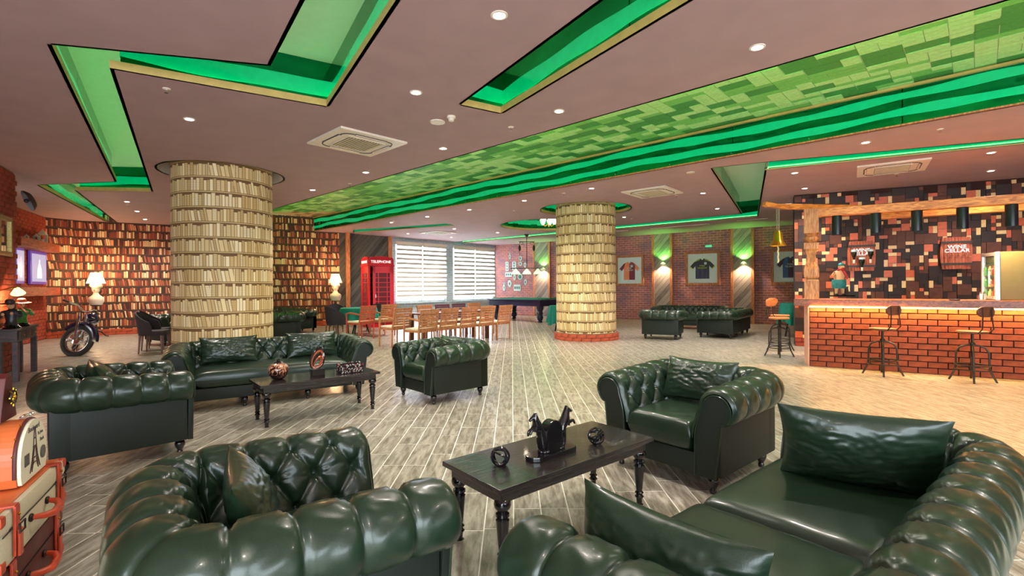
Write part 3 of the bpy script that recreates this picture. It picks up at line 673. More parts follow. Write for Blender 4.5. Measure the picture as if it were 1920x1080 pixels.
def key_panel(x0, sgn):       # front scroll of an arm, polygon in x-z
    P, t = ch_profile(); Q = P[::3]; c = np.array([-.02, .53]); out = []
    pts_ = [(-.150, .11)] + [tuple(c + (q - c) * .76 + np.array((0, -.026))) for q in Q] + [(-.022, .11)]
    return [(sgn * (x0 + o), z) for o, z in pts_]
from mathutils import noise
def pillow_mesh(name, w_, h_, th, seed, m, crump=1.):
    n = 60; rnd = random.Random(seed); ph = [rnd.random() * 6 for _ in range(6)]; vs = []; fs = []
    for side in (1, -1):
        for i in range(n + 1):
            for j in range(n + 1):
                u, v = i / n * 2 - 1, j / n * 2 - 1
                x = u * w_ / 2 * (1 - .07 * (1 - v * v)); y = v * h_ / 2 * (1 - .10 * (1 - u * u))
                e = max(0, (1 - abs(u) ** 2.4)) ** .55 * max(0, (1 - abs(v) ** 2.4)) ** .55
                wr = .004 * math.sin(16 * v + 3 * math.sin(3 * u + ph[0]) + ph[1]) * e * (abs(u) ** 1.6) + .0022 * math.sin(9 * u + 3 * math.sin(3.1 * v + ph[2]) + ph[3]) * e + .0025 * math.sin(27 * v + 9 * u + 2 * math.sin(5 * u) + ph[4]) * e * abs(u) ** 2
                q_ = noise.noise(Vector((x * 9 + seed * 7, y * 26 + 3 * x, side * 3))); wr += crump * e * (.011 * (abs(q_) - .25) + .005 * noise.noise(Vector((x * 40, y * 50 + seed, side))))
                vs.append((x, y, side * (th / 2 * e) + wr * side + .012 * math.sin(2.2 * u + ph[5]) * (1 - abs(v))))
    k = (n + 1) ** 2
    for s in (0, 1):
        for i in range(n):
            for j in range(n):
                a = s * k + i * (n + 1) + j; q = (a, a + n + 1, a + n + 2, a + 1); fs.append(q if s == 0 else q[::-1])
    mb = MB().add(vs, fs); mb.sm = True; me = mb.mesh(name); me.materials.append(m)
    for p in me.polygons: p.use_smooth = True
    return me
def cushion_mesh(w_, d_, h_, seed=1):     # seat cushion, x by y by z, crowned, soft edges
    n = 28; vs = []; fs = []
    def sgnp(u): return math.copysign(min(1, abs(u)) ** .35, u)
    rings = []
    for side in (0, 1):
        for i in range(n + 1):
            for j in range(n + 1):
                u, v = i / n * 2 - 1, j / n * 2 - 1; uu = math.sin(u * PI / 2); vv = math.sin(v * PI / 2)
                e = (max(0, 1 - abs(uu) ** 18) * max(0, 1 - abs(vv) ** 18)) ** .5; cr = .010 * (1 - uu * uu) * (1 - vv * vv)
                z = (h_ * (.5 + .5 * e) + cr + .0015 * math.sin(9 * uu + 4 * math.sin(5 * vv))) if side == 0 else h_ * (.5 - .5 * e)
                vs.append((uu * w_ / 2, vv * d_ / 2, z))
    k = (n + 1) ** 2
    for s in (0, 1):
        for i in range(n):
            for j in range(n):
                a = s * k + i * (n + 1) + j; q = (a, a + n + 1, a + n + 2, a + 1); fs.append(q if s == 0 else q[::-1])
    mb = MB().add(vs, fs); me = mb.mesh('seat_cushion'); me.materials.append(M_leather)
    for p in me.polygons: p.use_smooth = True
    return me
LEGP = [(.012, 0), (.018, .004), (.021, .018), (.016, .03), (.024, .045), (.034, .065), (.037, .085), (.030, .100), (.022, .106), (.034, .112), (.036, .125)]
def chester(name, cat, label, W, D, ncush, group=None, step=.0078):
    t = thing(name, label, cat, group=group); hw, hd = W / 2, D / 2
    me, bts = chester_roll(W, D, step); r = obj('arms_and_back', me, None, t); obj('buttons', bts, M_leather, r, sm=True, kind='stuff')
    fr = MB()
    fr.box((-hw + .06, .012, .30), (.12, D - .035, .37)).box((hw - .06, .012, .30), (.12, D - .035, .37)).box((0, hd - .06, .30), (W, .12, .37)).box((0, -.03, .175), (W - .3, D - .1, .13))
    obj('frame', fr, M_leather_out, t, bev=.012, sm=True)
    for sg in (-1, 1):
        pan = MB(); poly = key_panel(hw, sg); Mx = Matrix(((1, 0, 0, 0), (0, 0, 1, -hd - .004), (0, 1, 0, 0), (0, 0, 0, 1)))
        pan.prism(poly, 0, .03, Mx); a = obj('arm_front', pan, M_leather_out, t, bev=.004)
        pp = [(x, -hd - .005, z) for x, z in poly[::1]]; obj('piping', MB().tube(pp, .005, 6), M_leather, a, sm=True)
    cw = (W - .35) / ncush; cm = cushion_mesh(cw - .004, D - .19, .19)
    for k in range(ncush): obj('seat_cushion', cm, None, t, loc=(-hw + .175 + cw * (k + .5), -.10, .235))
    lg = MB().lathe(LEGP, 14); lg.sm = True; lm = lg.mesh('leg'); lm.materials.append(M_black)
    xs = (-hw + .07, hw - .07) if W < 1.3 else (-hw + .07, -hw / 3, hw / 3, hw - .07)
    for x in xs:
        for y in (-hd + .07, hd - .07): obj('leg', lm, None, t, loc=(x, y, 0))
    return t
def put(o, c, f): o.location = (c[0], c[1], 0); o.rotation_euler = (0, 0, face_rz(*f)); return o
SIDE = .82
RA = chester('chesterfield_armchair', 'armchair', 'green leather tufted armchair with one pillow at the right end of the near coffee table', SIDE, SIDE, 1, group='chesterfield armchairs')
put(RA, (1.33, 3.69), (-.759, -.652)); RA.scale = (1.06,) * 3
NL = dup(RA, 'big foreground green leather tufted armchair seen from behind at bottom left'); put(NL, (-.825, 1.82), (.79, .61)); NL.scale = (1.03,) * 3
ML = dup(RA, 'green leather tufted armchair on the left edge turned away, beside the long sofa'); put(ML, (-3.22, 4.03), (.72, .694)); ML.scale = (1.04,) * 3
MA = dup(RA, 'green leather tufted armchair standing alone in the middle of the floor'); put(MA, (-.885, 6.13), (-.735, -.675)); MA.scale = (1.0,) * 3
S1 = chester('chesterfield_sofa', 'sofa', 'foreground green leather tufted sofa with two seat cushions at bottom right', 2.05, .86, 2, group='chesterfield sofas')
put(S1, (1.085, 1.83), (-.64, .769))
MS = chester('chesterfield_sofa', 'sofa', 'long green leather tufted sofa behind the far coffee table', 1.97, .84, 1, group='chesterfield sofas')
put(MS, (-2.97, 6.12), (.53, -.848)); MS.scale = (1.03,) * 3
FA1 = dup(RA, 'green armchair seen from behind, left one of the distant seating group by the jersey wall'); put(FA1, (3.84, 12.55), (.45, .89)); FA1.scale = (1.08,) * 3
FA2 = dup(MS, 'distant green sofa facing the camera in front of the brick jersey wall'); put(FA2, (5.53, 15.4), (-.42, -.9))
FS = dup(MS, 'distant green sofa seen end on from behind, right side of the far seating group'); put(FS, (5.72, 13.25), (-.80, .6))
LB1 = dup(RA, 'green armchair half hidden left of the left book column'); put(LB1, (-8.25, 12.0), (.85, -.5))
LB2 = dup(MS, 'green sofa between the left column and the bust lamp, by the book wall'); put(LB2, (-7.0, 15.2), (-.6, -.8))
LB3 = dup(RA, 'green armchair just right of the left book column, partly hidden by it'); put(LB3, (-5.95, 12.75), (-.9, -.4))
# pillows rest on the seats
def pillow(label, root, x, y, z, tilt, rzz=0, w_=.56, h_=.34, th=.17, seed=1, me=None):
    me = me or pillow_mesh('pillow', w_, h_, th, seed, M_leather)
    o = bpy.data.objects.new('pillow', me); COL.objects.link(o)
    R = Matrix.Rotation(root.rotation_euler.z, 4, 'Z'); sc = root.scale.x
    o.matrix_world = Matrix.Translation(root.location) @ R @ Matrix.Translation(Vector((x, y, z)) * sc) @ Matrix.Rotation(rzz, 4, 'Z') @ Matrix.Rotation(tilt, 4, 'X')
    return tag(o, label, 'pillow', 'green leather pillows')
pillow('green leather pillow leaning in the back of the armchair right of the near coffee table', RA, 0.0, .12, .585, math.radians(68), .05, seed=2)
pillow('green leather pillow in the big foreground armchair at bottom left', NL, .02, .12, .565, math.radians(66), -.12, w_=.50, h_=.33, th=.14, seed=3)
pillow('small green leather pillow corner showing in the armchair on the left edge', ML, .05, .1, .58, math.radians(68), 0, seed=4)
pillow('crumpled green leather pillow in the lone armchair in the middle', MA, 0, .12, .57, math.radians(60), 0, seed=5)
pillow('large green leather pillow at the far arm of the foreground sofa', S1, -.62, .0, .60, math.radians(70), math.radians(-72), .64, .40, .17, seed=6)
pillow('pointed creased green leather pillow at the near arm of the foreground sofa', S1, .80, -.09, .545, math.radians(84), math.radians(90), .60, .34, .15, seed=7)
pillow('dark green leather pillow at the left end of the long sofa', MS, .46, .12, .585, math.radians(68), 0, .62, seed=8)
pillow('lighter green leather pillow at the right end of the long sofa', MS, -.46, .12, .585, math.radians(68), 0, .62, seed=9)
# ================================================================ coffee tables
TLEG = [(.030, 0), (.02, .004), (.024, .04), (.034, .052), (.026, .06), (.022, .068), (.033, .078), (.022, .09), (.026, .11), (.040, .255), (.030, .262), (.042, .275), (.040, .288), (.026, .296), (.034, .304), (.047, .318), (.052, .335), (.047, .355), (.034, .366)]
TLEG = [(r * .82, z * .93) for r, z in TLEG]
def coffee(label, c, rz):
    t = thing('coffee_table', label, 'coffee table', (c[0], c[1], 0), rz, 'black coffee tables')
    obj('tabletop', MB().box((0, 0, .4), (1.21, .50, .026)), M_blackwood, t, bev=.004)
    obj('apron', MB().box((0, 0, .357), (1.14, .43, .06)), M_blackwood, t, bev=.004)
    lg = MB().lathe(TLEG, 20); lg.sm = True; lm = lg.mesh('leg'); lm.materials.append(M_black)
    for x in (-.54, .54):
        for y in (-.185, .185): obj('leg', lm, None, t, loc=(x, y, 0))
    return t
T1c, T1r = (.244, 2.837), math.atan2(.64, .768)
T1 = coffee('black wooden coffee table with turned legs in the foreground between the armchairs', T1c, T1r)
T2c, T2r = (-2.09, 5.262), math.atan2(.765, .92)
T2 = coffee('black wooden coffee table with turned legs in front of the long sofa', T2c, T2r)
TZ = .413
def on(px, py, z=TZ): p = pt(px, py, z); return (p.x, p.y, z)
def wire_ball(label, loc, r, seed):
    t = thing('wire_ball', label, 'ornament', loc); rnd = random.Random(seed); m = MB()
    for k in range(9):
        ax = Vector((rnd.gauss(0, 1), rnd.gauss(0, 1), rnd.gauss(0, .7))).normalized(); q = ax.orthogonal().normalized(); w2 = ax.cross(q); pts = []
        off = rnd.uniform(-.3, .3) * r; rr = math.sqrt(r * r - off * off)
        for i in range(28): a = 2 * PI * i / 28; pts.append(Vector((0, 0, r)) + ax * off + (q * math.cos(a) + w2 * math.sin(a)) * rr)
        m.tube(pts, .0055, 6, True)
    obj('bands', m, M_black, t, sm=True); return t
wire_ball('black openwork metal ball at the left end of the near coffee table', on(938, 872), .046, 1)
wire_ball('black openwork metal ball at the right end of the near coffee table', on(1118, 832), .046, 4)
# horse sculpture
hp = on(1034, 852); t = thing('horse_sculpture', 'black sculpture of two rearing horses against a round block on the near coffee table', 'sculpture', hp, T1r)
st = [(-.165 + .05 * math.cos(a), .05 * math.sin(a)) for a in [PI / 2 + PI * k / 10 for k in range(11)]] + [(.165 - .05 * math.cos(a), .05 * math.sin(a)) for a in [PI * 1.5 - 0 + PI * 0 - PI * k / 10 for k in range(11)]]
st = [(-.12 + .055 * math.cos(PI / 2 + PI * k / 10), .055 * math.sin(PI / 2 + PI * k / 10)) for k in range(11)] + [(.12 + .055 * math.cos(-PI / 2 + PI * k / 10), .055 * math.sin(-PI / 2 + PI * k / 10)) for k in range(11)]
obj('plinth', MB().prism(st, 0, .025), M_black, t, bev=.004)
arch = [(-.055, 0), (.055, 0), (.06, .09)] + [(.06 * math.cos(PI * k / 12), .11 + .06 * math.sin(PI * k / 12)) for k in range(13)] + [(-.06, .09)]
obj('round_block', MB().prism(arch, -.03, .03, Matrix(((1, 0, 0, 0), (0, 0, 1, 0), (0, 1, 0, .025), (0, 0, 0, 1)))), M_black, t, bev=.006)
def skin(name, chain, m, parent, sub=1, loc=None):
    # chain: list of (verts[(x,y,z,r)], edges)
    vs, es = chain; me = bpy.data.meshes.new(name); me.from_pydata([v[:3] for v in vs], es, []); o = bpy.data.objects.new('tmp', me); COL.objects.link(o)
    md = o.modifiers.new('s', 'SKIN'); sv = me.skin_vertices[0].data
    for i, v in enumerate(vs): r = v[3]; sv[i].radius = (r, r) if not hasattr(r, '__len__') else r; sv[i].use_root = (i == 0)
    md.use_smooth_shade = True
    if sub: o.modifiers.new('b', 'SUBSURF').levels = sub
    bpy.context.view_layer.update(); m2 = bpy.data.meshes.new_from_object(o.evaluated_get(bpy.context.evaluated_depsgraph_get())); bpy.data.objects.remove(o)
    m2.name = name; m2.materials.clear(); m2.materials.append(m)
    for p in m2.polygons: p.use_smooth = True
    r = bpy.data.objects.new(name, m2); COL.objects.link(r); r.parent = parent
    if loc: r.location = loc
    return r
for sg in (-1, 1):
    V = [(.05, 0, .12, .030), (.072, 0, .155, .026), (.088, 0, .19, .017), (.098, 0, .215, .013), (.118, 0, .205, .010), (.132, 0, .195, .007),
         (.05, .012, .09, .024), (.055, .016, .055, .014), (.045, .016, .03, .010), (.05, -.012, .09, .024), (.06, -.016, .055, .014), (.05, -.016, .03, .010),
         (.10, .012, .15, .011), (.125, .014, .14, .008), (.128, .014, .115, .006), (.10, -.012, .145, .011), (.128, -.014, .155, .008), (.14, -.014, .13, .006), (.094, .008, .232, .004), (.094, -.008, .232, .004)]
    E_ = [(0, 1), (1, 2), (2, 3), (3, 4), (4, 5), (0, 6), (6, 7), (7, 8), (0, 9), (9, 10), (10, 11), (1, 12), (12, 13), (13, 14), (1, 15), (15, 16), (16, 17), (3, 18), (3, 19)]
    V = [(sg * (x * 1.15 + .012), y * 1.15, z * 1.08 + .002, r * 1.05) for x, y, z, r in V]; skin('rearing_horse', (V, E_), M_black, t)
    rk = MB()
    for k in range(7): a = k * .9; rk.ball((sg * (.055 + .022 * math.cos(a)), .022 * math.sin(a), .032), (.016, .016, .012), 7, 5)
    obj('rock', rk, M_black, t, sm=True)
# vase
M_vase = mat('marbled_vase', (.05, .02, .012), .15, coat=.6)
nt = M_vase.node_tree; b = nt.nodes['Principled BSDF']; tc = N(nt, 'ShaderNodeTexCoord'); vz = N(nt, 'ShaderNodeTexNoise'); vz.inputs['Scale'].default_value = 22; vz.inputs['Detail'].default_value = 3; vz.inputs['Distortion'].default_value = 2
L(nt, tc.outputs['Object'], vz.inputs['Vector']); sp = N(nt, 'ShaderNodeSeparateXYZ'); L(nt, tc.outputs['Object'], sp.inputs[0])
f = val(nt, 'ADD', vz.outputs['Fac'], val(nt, 'MULTIPLY', val(nt, 'SUBTRACT', sp.outputs[2], .11), 2.2))
L(nt, ramp(nt, f, [(.40, (.012, .006, .006)), (.52, srgb(130, 62, 22)), (.6, srgb(214, 170, 140)), (.68, srgb(90, 40, 20))]), b.inputs['Base Color'])
t = thing('vase', 'round lidded marbled brown and black pot on the left end of the far coffee table', 'vase', on(522, 711))
obj('body', MB().lathe([(.035, 0), (.06, .012), (.088, .05), (.098, .095), (.092, .13), (.07, .155), (.045, .165), (.04, .17)], 28), M_vase, t, sm=True)
obj('lid', MB().lathe([(.045, .168), (.048, .174), (.03, .184), (.016, .188), (.014, .196), (.02, .204), (.008, .212)], 20), M_black, t, sm=True)
# loop sculpture
M_copper = mat('copper_glaze', srgb(176, 92, 62), .25, metal=.4)
t = thing('loop_sculpture', 'abstract black and copper loop sculpture on a square black base', 'sculpture', on(595, 706), T2r)
obj('base', MB().box((0, 0, .042), (.13, .09, .084)), M_black, t, bev=.004)
for k, (a, b2, dz, mm, dx) in enumerate([(.068, .108, .0, M_black, 0), (.056, .088, -.012, M_copper, .004), (.044, .068, -.024, M_black, .008), (.034, .05, -.034, M_copper, .010)]):
    pts = [(dx + a * math.cos(2 * PI * i / 36) + .02 * math.sin(2 * PI * i / 36), .012 * math.sin(4 * PI * i / 36), .19 + dz + b2 * math.sin(2 * PI * i / 36)) for i in range(36)]
    obj('loop', MB().tube(pts, [.007 + .005 * (1 + math.sin(2 * PI * i / 36 + 1)) for i in range(36)], 8, True), mm, t, sm=True)
# pebble bowl
M_peb = [mat('pebble_dark', (.02, .015, .015), .2), mat('pebble_grey', (.45, .43, .40), .3), mat('pebble_red', srgb(120, 44, 50), .3)]
t = thing('pebble_bowl', 'rectangular bowl crusted with small dark and white pebbles on the far coffee table', 'bowl', on(656, 698), T2r)
bowlv = MB(); bowlv.prism([(-.10, -.05), (.10, -.05), (.10, .05), (-.10, .05)], 0, .015); 
for sx, sy, dx, dy in ((.25, .012, 0, -.062), (.25, .012, 0, .062), (.012, .12, -.118, 0), (.012, .12, .118, 0)): bowlv.box((dx, dy, .05), (sx, sy, .09))
obj('bowl', bowlv, M_peb[0], t)
pb = [MB(), MB(), MB()]; rnd = random.Random(2)
for k in range(420):
    s = rnd.random() * .74; z = rnd.uniform(.010, .1); fl = 1 + z
    if s < .25: p = (-.125 + s, -.072)
    elif s < .37: p = (.127, -.065 + s - .25)
    elif s < .62: p = (-.125 + s - .37, .072)
    else: p = (-.127, -.065 + s - .62)
    pb[rnd.choice([0, 0, 1, 1, 2])].ball((p[0] * (0.9 + z), p[1] * (0.9 + z), z), rnd.uniform(.005, .0085), 6, 4)
for q, mm in zip(pb, M_peb): obj('pebbles', q, mm, t, kind='stuff')
# ================================================================ wooden slatted chairs and dining tables
def slat_chair(name, label, m, arms, cush=True, group='wooden slatted chairs'):
    t = thing(name, label, 'chair', group=group); w2 = .25
    for sx in (-1, 1):
        obj('back_post', MB().tube([(sx * w2, .22, 0), (sx * w2, .235, .42), (sx * w2 * .97, .315, .86)], .019, 6), m, t)
        obj('leg', MB().tube([(sx * w2, -.22, 0), (sx * w2, -.22, .66 if arms else .42)], .019, 6), m, t)
        if arms: obj('armrest', MB().tube([(sx * w2, -.25, .655), (sx * w2, -.1, .685), (sx * w2, .1, .665), (sx * w2, .27, .64)], [.018, .022, .022, .016], 6), m, t)
    for k in range(7):
        z = .455 + k * .056; y = .24 + (z - .42) * .18; obj('slat', MB().box((0, y, z), (.47, .014, .042)), m, t)
    obj('top_rail', MB().box((0, .313, .845), (.53, .024, .055)), m, t, bev=.006)
    obj('seat_frame', MB().box((0, 0, .41), (.48, .46, .045)), m, t)
    if cush: obj('seat_pad', MB().box((0, -.01, .452), (.44, .43, .04)), M_cream, t, bev=.012, sm=True)
    return t
cf = (-.79, .615)
def cpos(pxl, pxr, Y): u = ((pxl + pxr) / 2 - 960) / FPX; return (u * Y, Y)
def putc(o, pxl, pxr, Y, f=cf): c = cpos(pxl, pxr, Y); o.location = (c[0] + f[0] * .2, Y + f[1] * .2, 0); o.rotation_euler = (0, 0, face_rz(*f)); return o
CA = slat_chair('slatted_chair', 'red-brown slatted wooden armchair, leftmost of the row by the round teal table', M_teakr, True); putc(CA, 668, 702, 12.7, (-.86, .5))
CC = slat_chair('slatted_chair', 'slatted teak armchair, front one second from the left behind the long sofa', M_teak, True); putc(CC, 733, 767, 11.1)
CE = dup(CC, 'slatted teak armchair with its arm showing, directly behind the lone green armchair'); putc(CE, 782, 816, 10.4)
CF = slat_chair('slatted_chair', 'armless slatted teak chair, first to the right of the armed one behind the lone armchair', M_teak, False); putc(CF, 820, 855, 10.95)
for (a, b, Y, l) in [(858, 891, 11.45, 'armless slatted teak chair, third from the right in the front row'), (893, 925, 11.95, 'armless slatted teak chair, second from the right in the front row'), (927, 957, 12.45, 'armless slatted teak chair at the right end of the front row')]: putc(dup(CF, l), a, b, Y)
CB = slat_chair('slatted_chair', 'brown slatted armchair standing behind the two leftmost wooden chairs', M_teak, True); putc(CB, 708, 742, 13.5)
tcn, tdr = Vector((-1.50, 12.14)), Vector((.615, .79))
def farc(o, k): c = tcn + Vector(cf) * .66 + tdr * k * .63; o.location = (c.x, c.y, 0); o.rotation_euler = (0, 0, face_rz(.79, -.615)); return o
farc(dup(CB, 'slatted teak armchair beyond the long table, peeking out behind the armed front chair', group='chairs beyond the long table'), 0)
CP = slat_chair('slatted_chair', 'dark purplish slatted chair beyond the long table, left of two', M_teakp, False, group='chairs beyond the long table'); farc(CP, 1)
farc(dup(CP, 'dark purplish slatted chair beyond the long table, right of two'), 2); farc(dup(CF, 'pale slatted chair at the far right end beyond the long table', group='chairs beyond the long table'), 3)
def dtable(label, c, L_, W_, rz, m):
    t = thing('dining_table', label, 'table', (c[0], c[1], 0), rz)
    for k in range(6): obj('board', MB().box((0, (k - 2.5) * W_ / 6, .72), (L_, W_ / 6 - .01, .03)), m, t)
    for sx in (-1, 1):
        for sy in (-1, 1): obj('leg', MB().box((sx * (L_ / 2 - .08), sy * (W_ / 2 - .08), .352), (.08, .08, .705)), m, t)
    return t
dtable('long wooden dining table behind the front row of slatted chairs', (tcn.x, tcn.y), 2.3, .62, math.atan2(.79, .615), M_darkleg)
def cloth(name, label, c, r, h, m, seed, folds=11, drop=.45, cat='tablecloth', flare=.1):
    vs = []; n = 96; rings = [(0, h), (r * .6, h), (r * .97, h), (r, h - .01)] + [(r + flare * k / 6 * .6, h - drop * k / 6) for k in range(1, 7)]
    rnd = random.Random(seed); p = rnd.random() * 6
    for i, (rr, z) in enumerate(rings):
        a_ = max(0, (i - 3) / 6)
        for k in range(n): a = 2 * PI * k / n; q = rr * (1 + a_ * .09 * math.sin(folds * a + p + .4 * math.sin(3 * a))); vs.append((q * math.cos(a), q * math.sin(a), z - a_ * .05 * math.sin(4 * a + p)))
    fs = [(i * n + k, i * n + (k + 1) % n, (i + 1) * n + (k + 1) % n, (i + 1) * n + k) for i in range(len(rings) - 1) for k in range(n)]
    o = obj(name, MB().add(vs, fs), m, None, sm=True, loc=(c[0], c[1], 0)); return tag(o, label, cat)
def rtable(label, c, r, h, m):
    t = thing('round_table', label, 'table', (c[0], c[1], 0)); obj('tabletop', MB().lathe([(r * .96, h - .03), (r * .96, h - .004)], 32), m, t)
    for k in range(3): a = k * 2 * PI / 3 + .4; obj('leg', MB().tube([(.05 * math.cos(a), .05 * math.sin(a), h - .03), (r * .6 * math.cos(a), r * .6 * math.sin(a), 0)], .022, 6), m, t)
    return t
tc1 = cpos(640, 705, 14.0); rtable('round table under the teal cloth left of the slatted chairs', tc1, .5, .76, M_velvet); cloth('tablecloth', 'teal cloth over the round table in front of the phone booth', tc1, .5, .765, M_teal, 1, drop=.3)
tc2 = cpos(1036, 1068, 14.6); rtable('small table with dark legs under a teal cloth left of the right column', tc2, .36, .76, M_velvet); cloth('tablecloth', 'long teal cloth draped over the small table beside the right column', tc2, .36, .765, M_teal, 2, drop=.52, folds=13)
def shell_chair(name, label, group='dark upholstered chairs'):
    t = thing(name, label, 'chair', group=group)
    vs = []; n = 20; m_ = 10
    for j in range(m_ + 1):
        for i in range(n + 1):
            a = PI * (i / n) * 1.16 - PI * .08; w_ = math.sin(PI * i / n); hgt = .24 + .22 * w_ ** 1.5
            z = .40 + j / m_ * (hgt if 0 < i < n else .12); r = .255 + .02 * j / m_; vs.append((r * math.cos(a), .02 + r * math.sin(a) * (.95 + .18 * j / m_), z))
    k = len(vs); th = .03; vs += [(x * (1 - th / .27), .02 + (y - .02) * (1 - th / .27), z) for x, y, z in vs]
    idx = lambda s, j, i: s * k + j * (n + 1) + i; fs = []
    for s in (0, 1):
        for j in range(m_):
            for i in range(n): fs.append((idx(s, j, i), idx(s, j, i + 1), idx(s, j + 1, i + 1), idx(s, j + 1, i)))
    for i in range(n): fs += [(idx(0, m_, i), idx(0, m_, i + 1), idx(1, m_, i + 1), idx(1, m_, i)), (idx(0, 0, i), idx(0, 0, i + 1), idx(1, 0, i + 1), idx(1, 0, i))]
    for j in range(m_): fs += [(idx(0, j, 0), idx(0, j + 1, 0), idx(1, j + 1, 0), idx(1, j, 0)), (idx(0, j, n), idx(0, j + 1, n), idx(1, j + 1, n), idx(1, j, n))]
    obj('backrest', MB().add(vs, fs), M_velvet, t, sm=True)
    sp = [(.245 * math.cos(a), .02 + .245 * math.sin(a)) for a in [PI * i / 16 for i in range(17)]] + [(-.23, -.24), (.23, -.24)]
    obj('seat', MB().prism(sp, .37, .47), M_velvet, t, bev=.02, sm=True)
    for sx in (-1, 1):
        for y in (-.19, .18): obj('leg', MB().tube([(sx * .19, y, .38), (sx * .205, y * 1.12, 0)], [.022, .014], 6), M_darkleg, t)
    return t
B1 = shell_chair('tub_chair', 'dark brown upholstered chair in front of the left book column, facing right'); p = pt(272, 664); B1.location = (p.x + .0, p.y + .25, 0); B1.rotation_euler = (0, 0, face_rz(.95, .3))
for a, b, Y, f, l in [(622, 645, 14.6, (.6, -.8), 'dark tub chair behind the round teal table, beside the bust lamp'), (611, 652, 12.9, (.5, .86), 'dark tub chair with its back to the camera left of the red slatted chair'), (690, 716, 15.1, (-.5, .86), 'dark tub chair between round teal table and red slatted chair'), (1028, 1052, 20.6, (-.2, -1), 'black chair behind the pool table beside the right column')]:
    o = dup(B1, l); c = cpos(a, b, Y); o.location = (c[0], Y, 0); o.rotation_euler = (0, 0, face_rz(*f))
dup(B1, 'second dark upholstered chair close behind the one by the left column', loc=(B1.location.x - .36, B1.location.y + .56, 0), rz=face_rz(.95, .3))
# ================================================================ phone booth
PBc, PBf = (-4.62, 16.9), (.52, -.854)
t = thing('phone_booth', 'red telephone booth with white lettering standing before the dark panelled wall', 'phone booth', (PBc[0], PBc[1], 0), face_rz(*PBf))
hw = .43; obj('plinth', MB().box((0, 0, .06), (.9, .9, .12)), M_red, t, bev=.01)
for sx in (-1, 1):
    for sy in (-1, 1): obj('corner_post', MB().box((sx * .40, sy * .40, 1.08), (.08, .08, 1.95)), M_red, t, bev=.008)
obj('cornice', MB().box((0, 0, 2.07), (.92, .92, .05)), M_red, t, bev=.01); obj('sign_box', MB().box((0, 0, 2.19), (.88, .88, .2)), M_red, t, bev=.01)
dome = MB(); arc_ = [(-.40, 0), (.40, 0)] + [(.40 * math.cos(PI * k / 12), .09 * math.sin(PI * k / 12) + .0) for k in range(1, 12)]
for rot in (0, PI / 2): dome.prism(arc_, -.43, .43, Matrix.Rotation(rot, 4, 'Z') @ Matrix(((1, 0, 0, 0), (0, 0, 1, 0), (0, 1, 0, 2.29), (0, 0, 0, 1))))
obj('dome', dome, M_red, t)
for sx in (-1, 1):
    for sy in (-1, 1): obj('corner_knob', MB().lathe([(.05, 0), (.045, .05), (.02, .07)], 12), M_red, t, loc=(sx * .38, sy * .38, 2.28))
def glazed(name, M, w_, parent):
    d = MB(); h0, h1 = .14, 2.04
    for bx in ((-w_ / 2 + .045, (h0 + h1) / 2, .09, h1 - h0), (w_ / 2 - .045, (h0 + h1) / 2, .09, h1 - h0), (0, h1 - .11, w_, .22), (0, h0 + .2, w_, .4)): d.box((0, 0, 0), (1, 1, 1)) if 0 else d.add([M @ Vector(v) for v in MB().box((bx[0], 0, bx[1]), (bx[2], .04, bx[3])).v], MB().box((0, 0, 0), (1, 1, 1)).f)
    f = obj(name, d, M_red, parent)
    iw = w_ - .18; zs = h0 + .4; ht = h1 - .22 - zs
    for x in (-iw / 2 + iw * .2, iw / 2 - iw * .2):
        b_ = MB().box((x, 0, zs + ht / 2), (.022, .03, ht)); obj('glazing_bar', MB().add([M @ Vector(v) for v in b_.v], b_.f), M_red, f)
    for k in range(1, 8):
        b_ = MB().box((0, 0, zs + ht * k / 8), (iw, .03, .022)); obj('glazing_bar', MB().add([M @ Vector(v) for v in b_.v], b_.f), M_red, f)
    b_ = MB().box((0, 0, zs + ht / 2), (iw, .006, ht)); obj('pane', MB().add([M @ Vector(v) for v in b_.v], b_.f), M_pane, f)
    return f
M_pane = mat('dark_booth_glass', (.12, .02, .03), .06, var=0, coat=.5)
dr = glazed('door', Matrix.Translation((.06, -.43, 0)) @ Matrix.Rotation(-.12, 4, 'Z'), .66, t)
for a, (x, y) in ((PI / 2, (-.41, 0)), (PI / 2, (.41, 0)), (0, (0, .41))): glazed('side_panel', Matrix.Translation((x, y, 0)) @ Matrix.Rotation(a, 4, 'Z'), .74, t)
obj('handle', MB().tube([(-.2, -.46, .98), (-.2, -.5, 1.0), (-.2, -.5, 1.1), (-.2, -.46, 1.12)], .012, 6), M_chrome, dr)
M_wlet = mat('white_lettering', (.95, .95, .95), .5, em=(1, .95, .95), es=.5)
text('lettering', 'TELEPHONE', .125, M_wlet, t, Matrix.Translation((.0, -.445, 2.19)) @ Matrix.Rotation(PI / 2, 4, 'X'))
text('lettering', 'TELEPHONE', .125, M_wlet, t, Matrix.Translation((-.445, 0, 2.19)) @ Matrix.Rotation(-PI / 2, 4, 'Z') @ Matrix.Rotation(PI / 2, 4, 'X'))
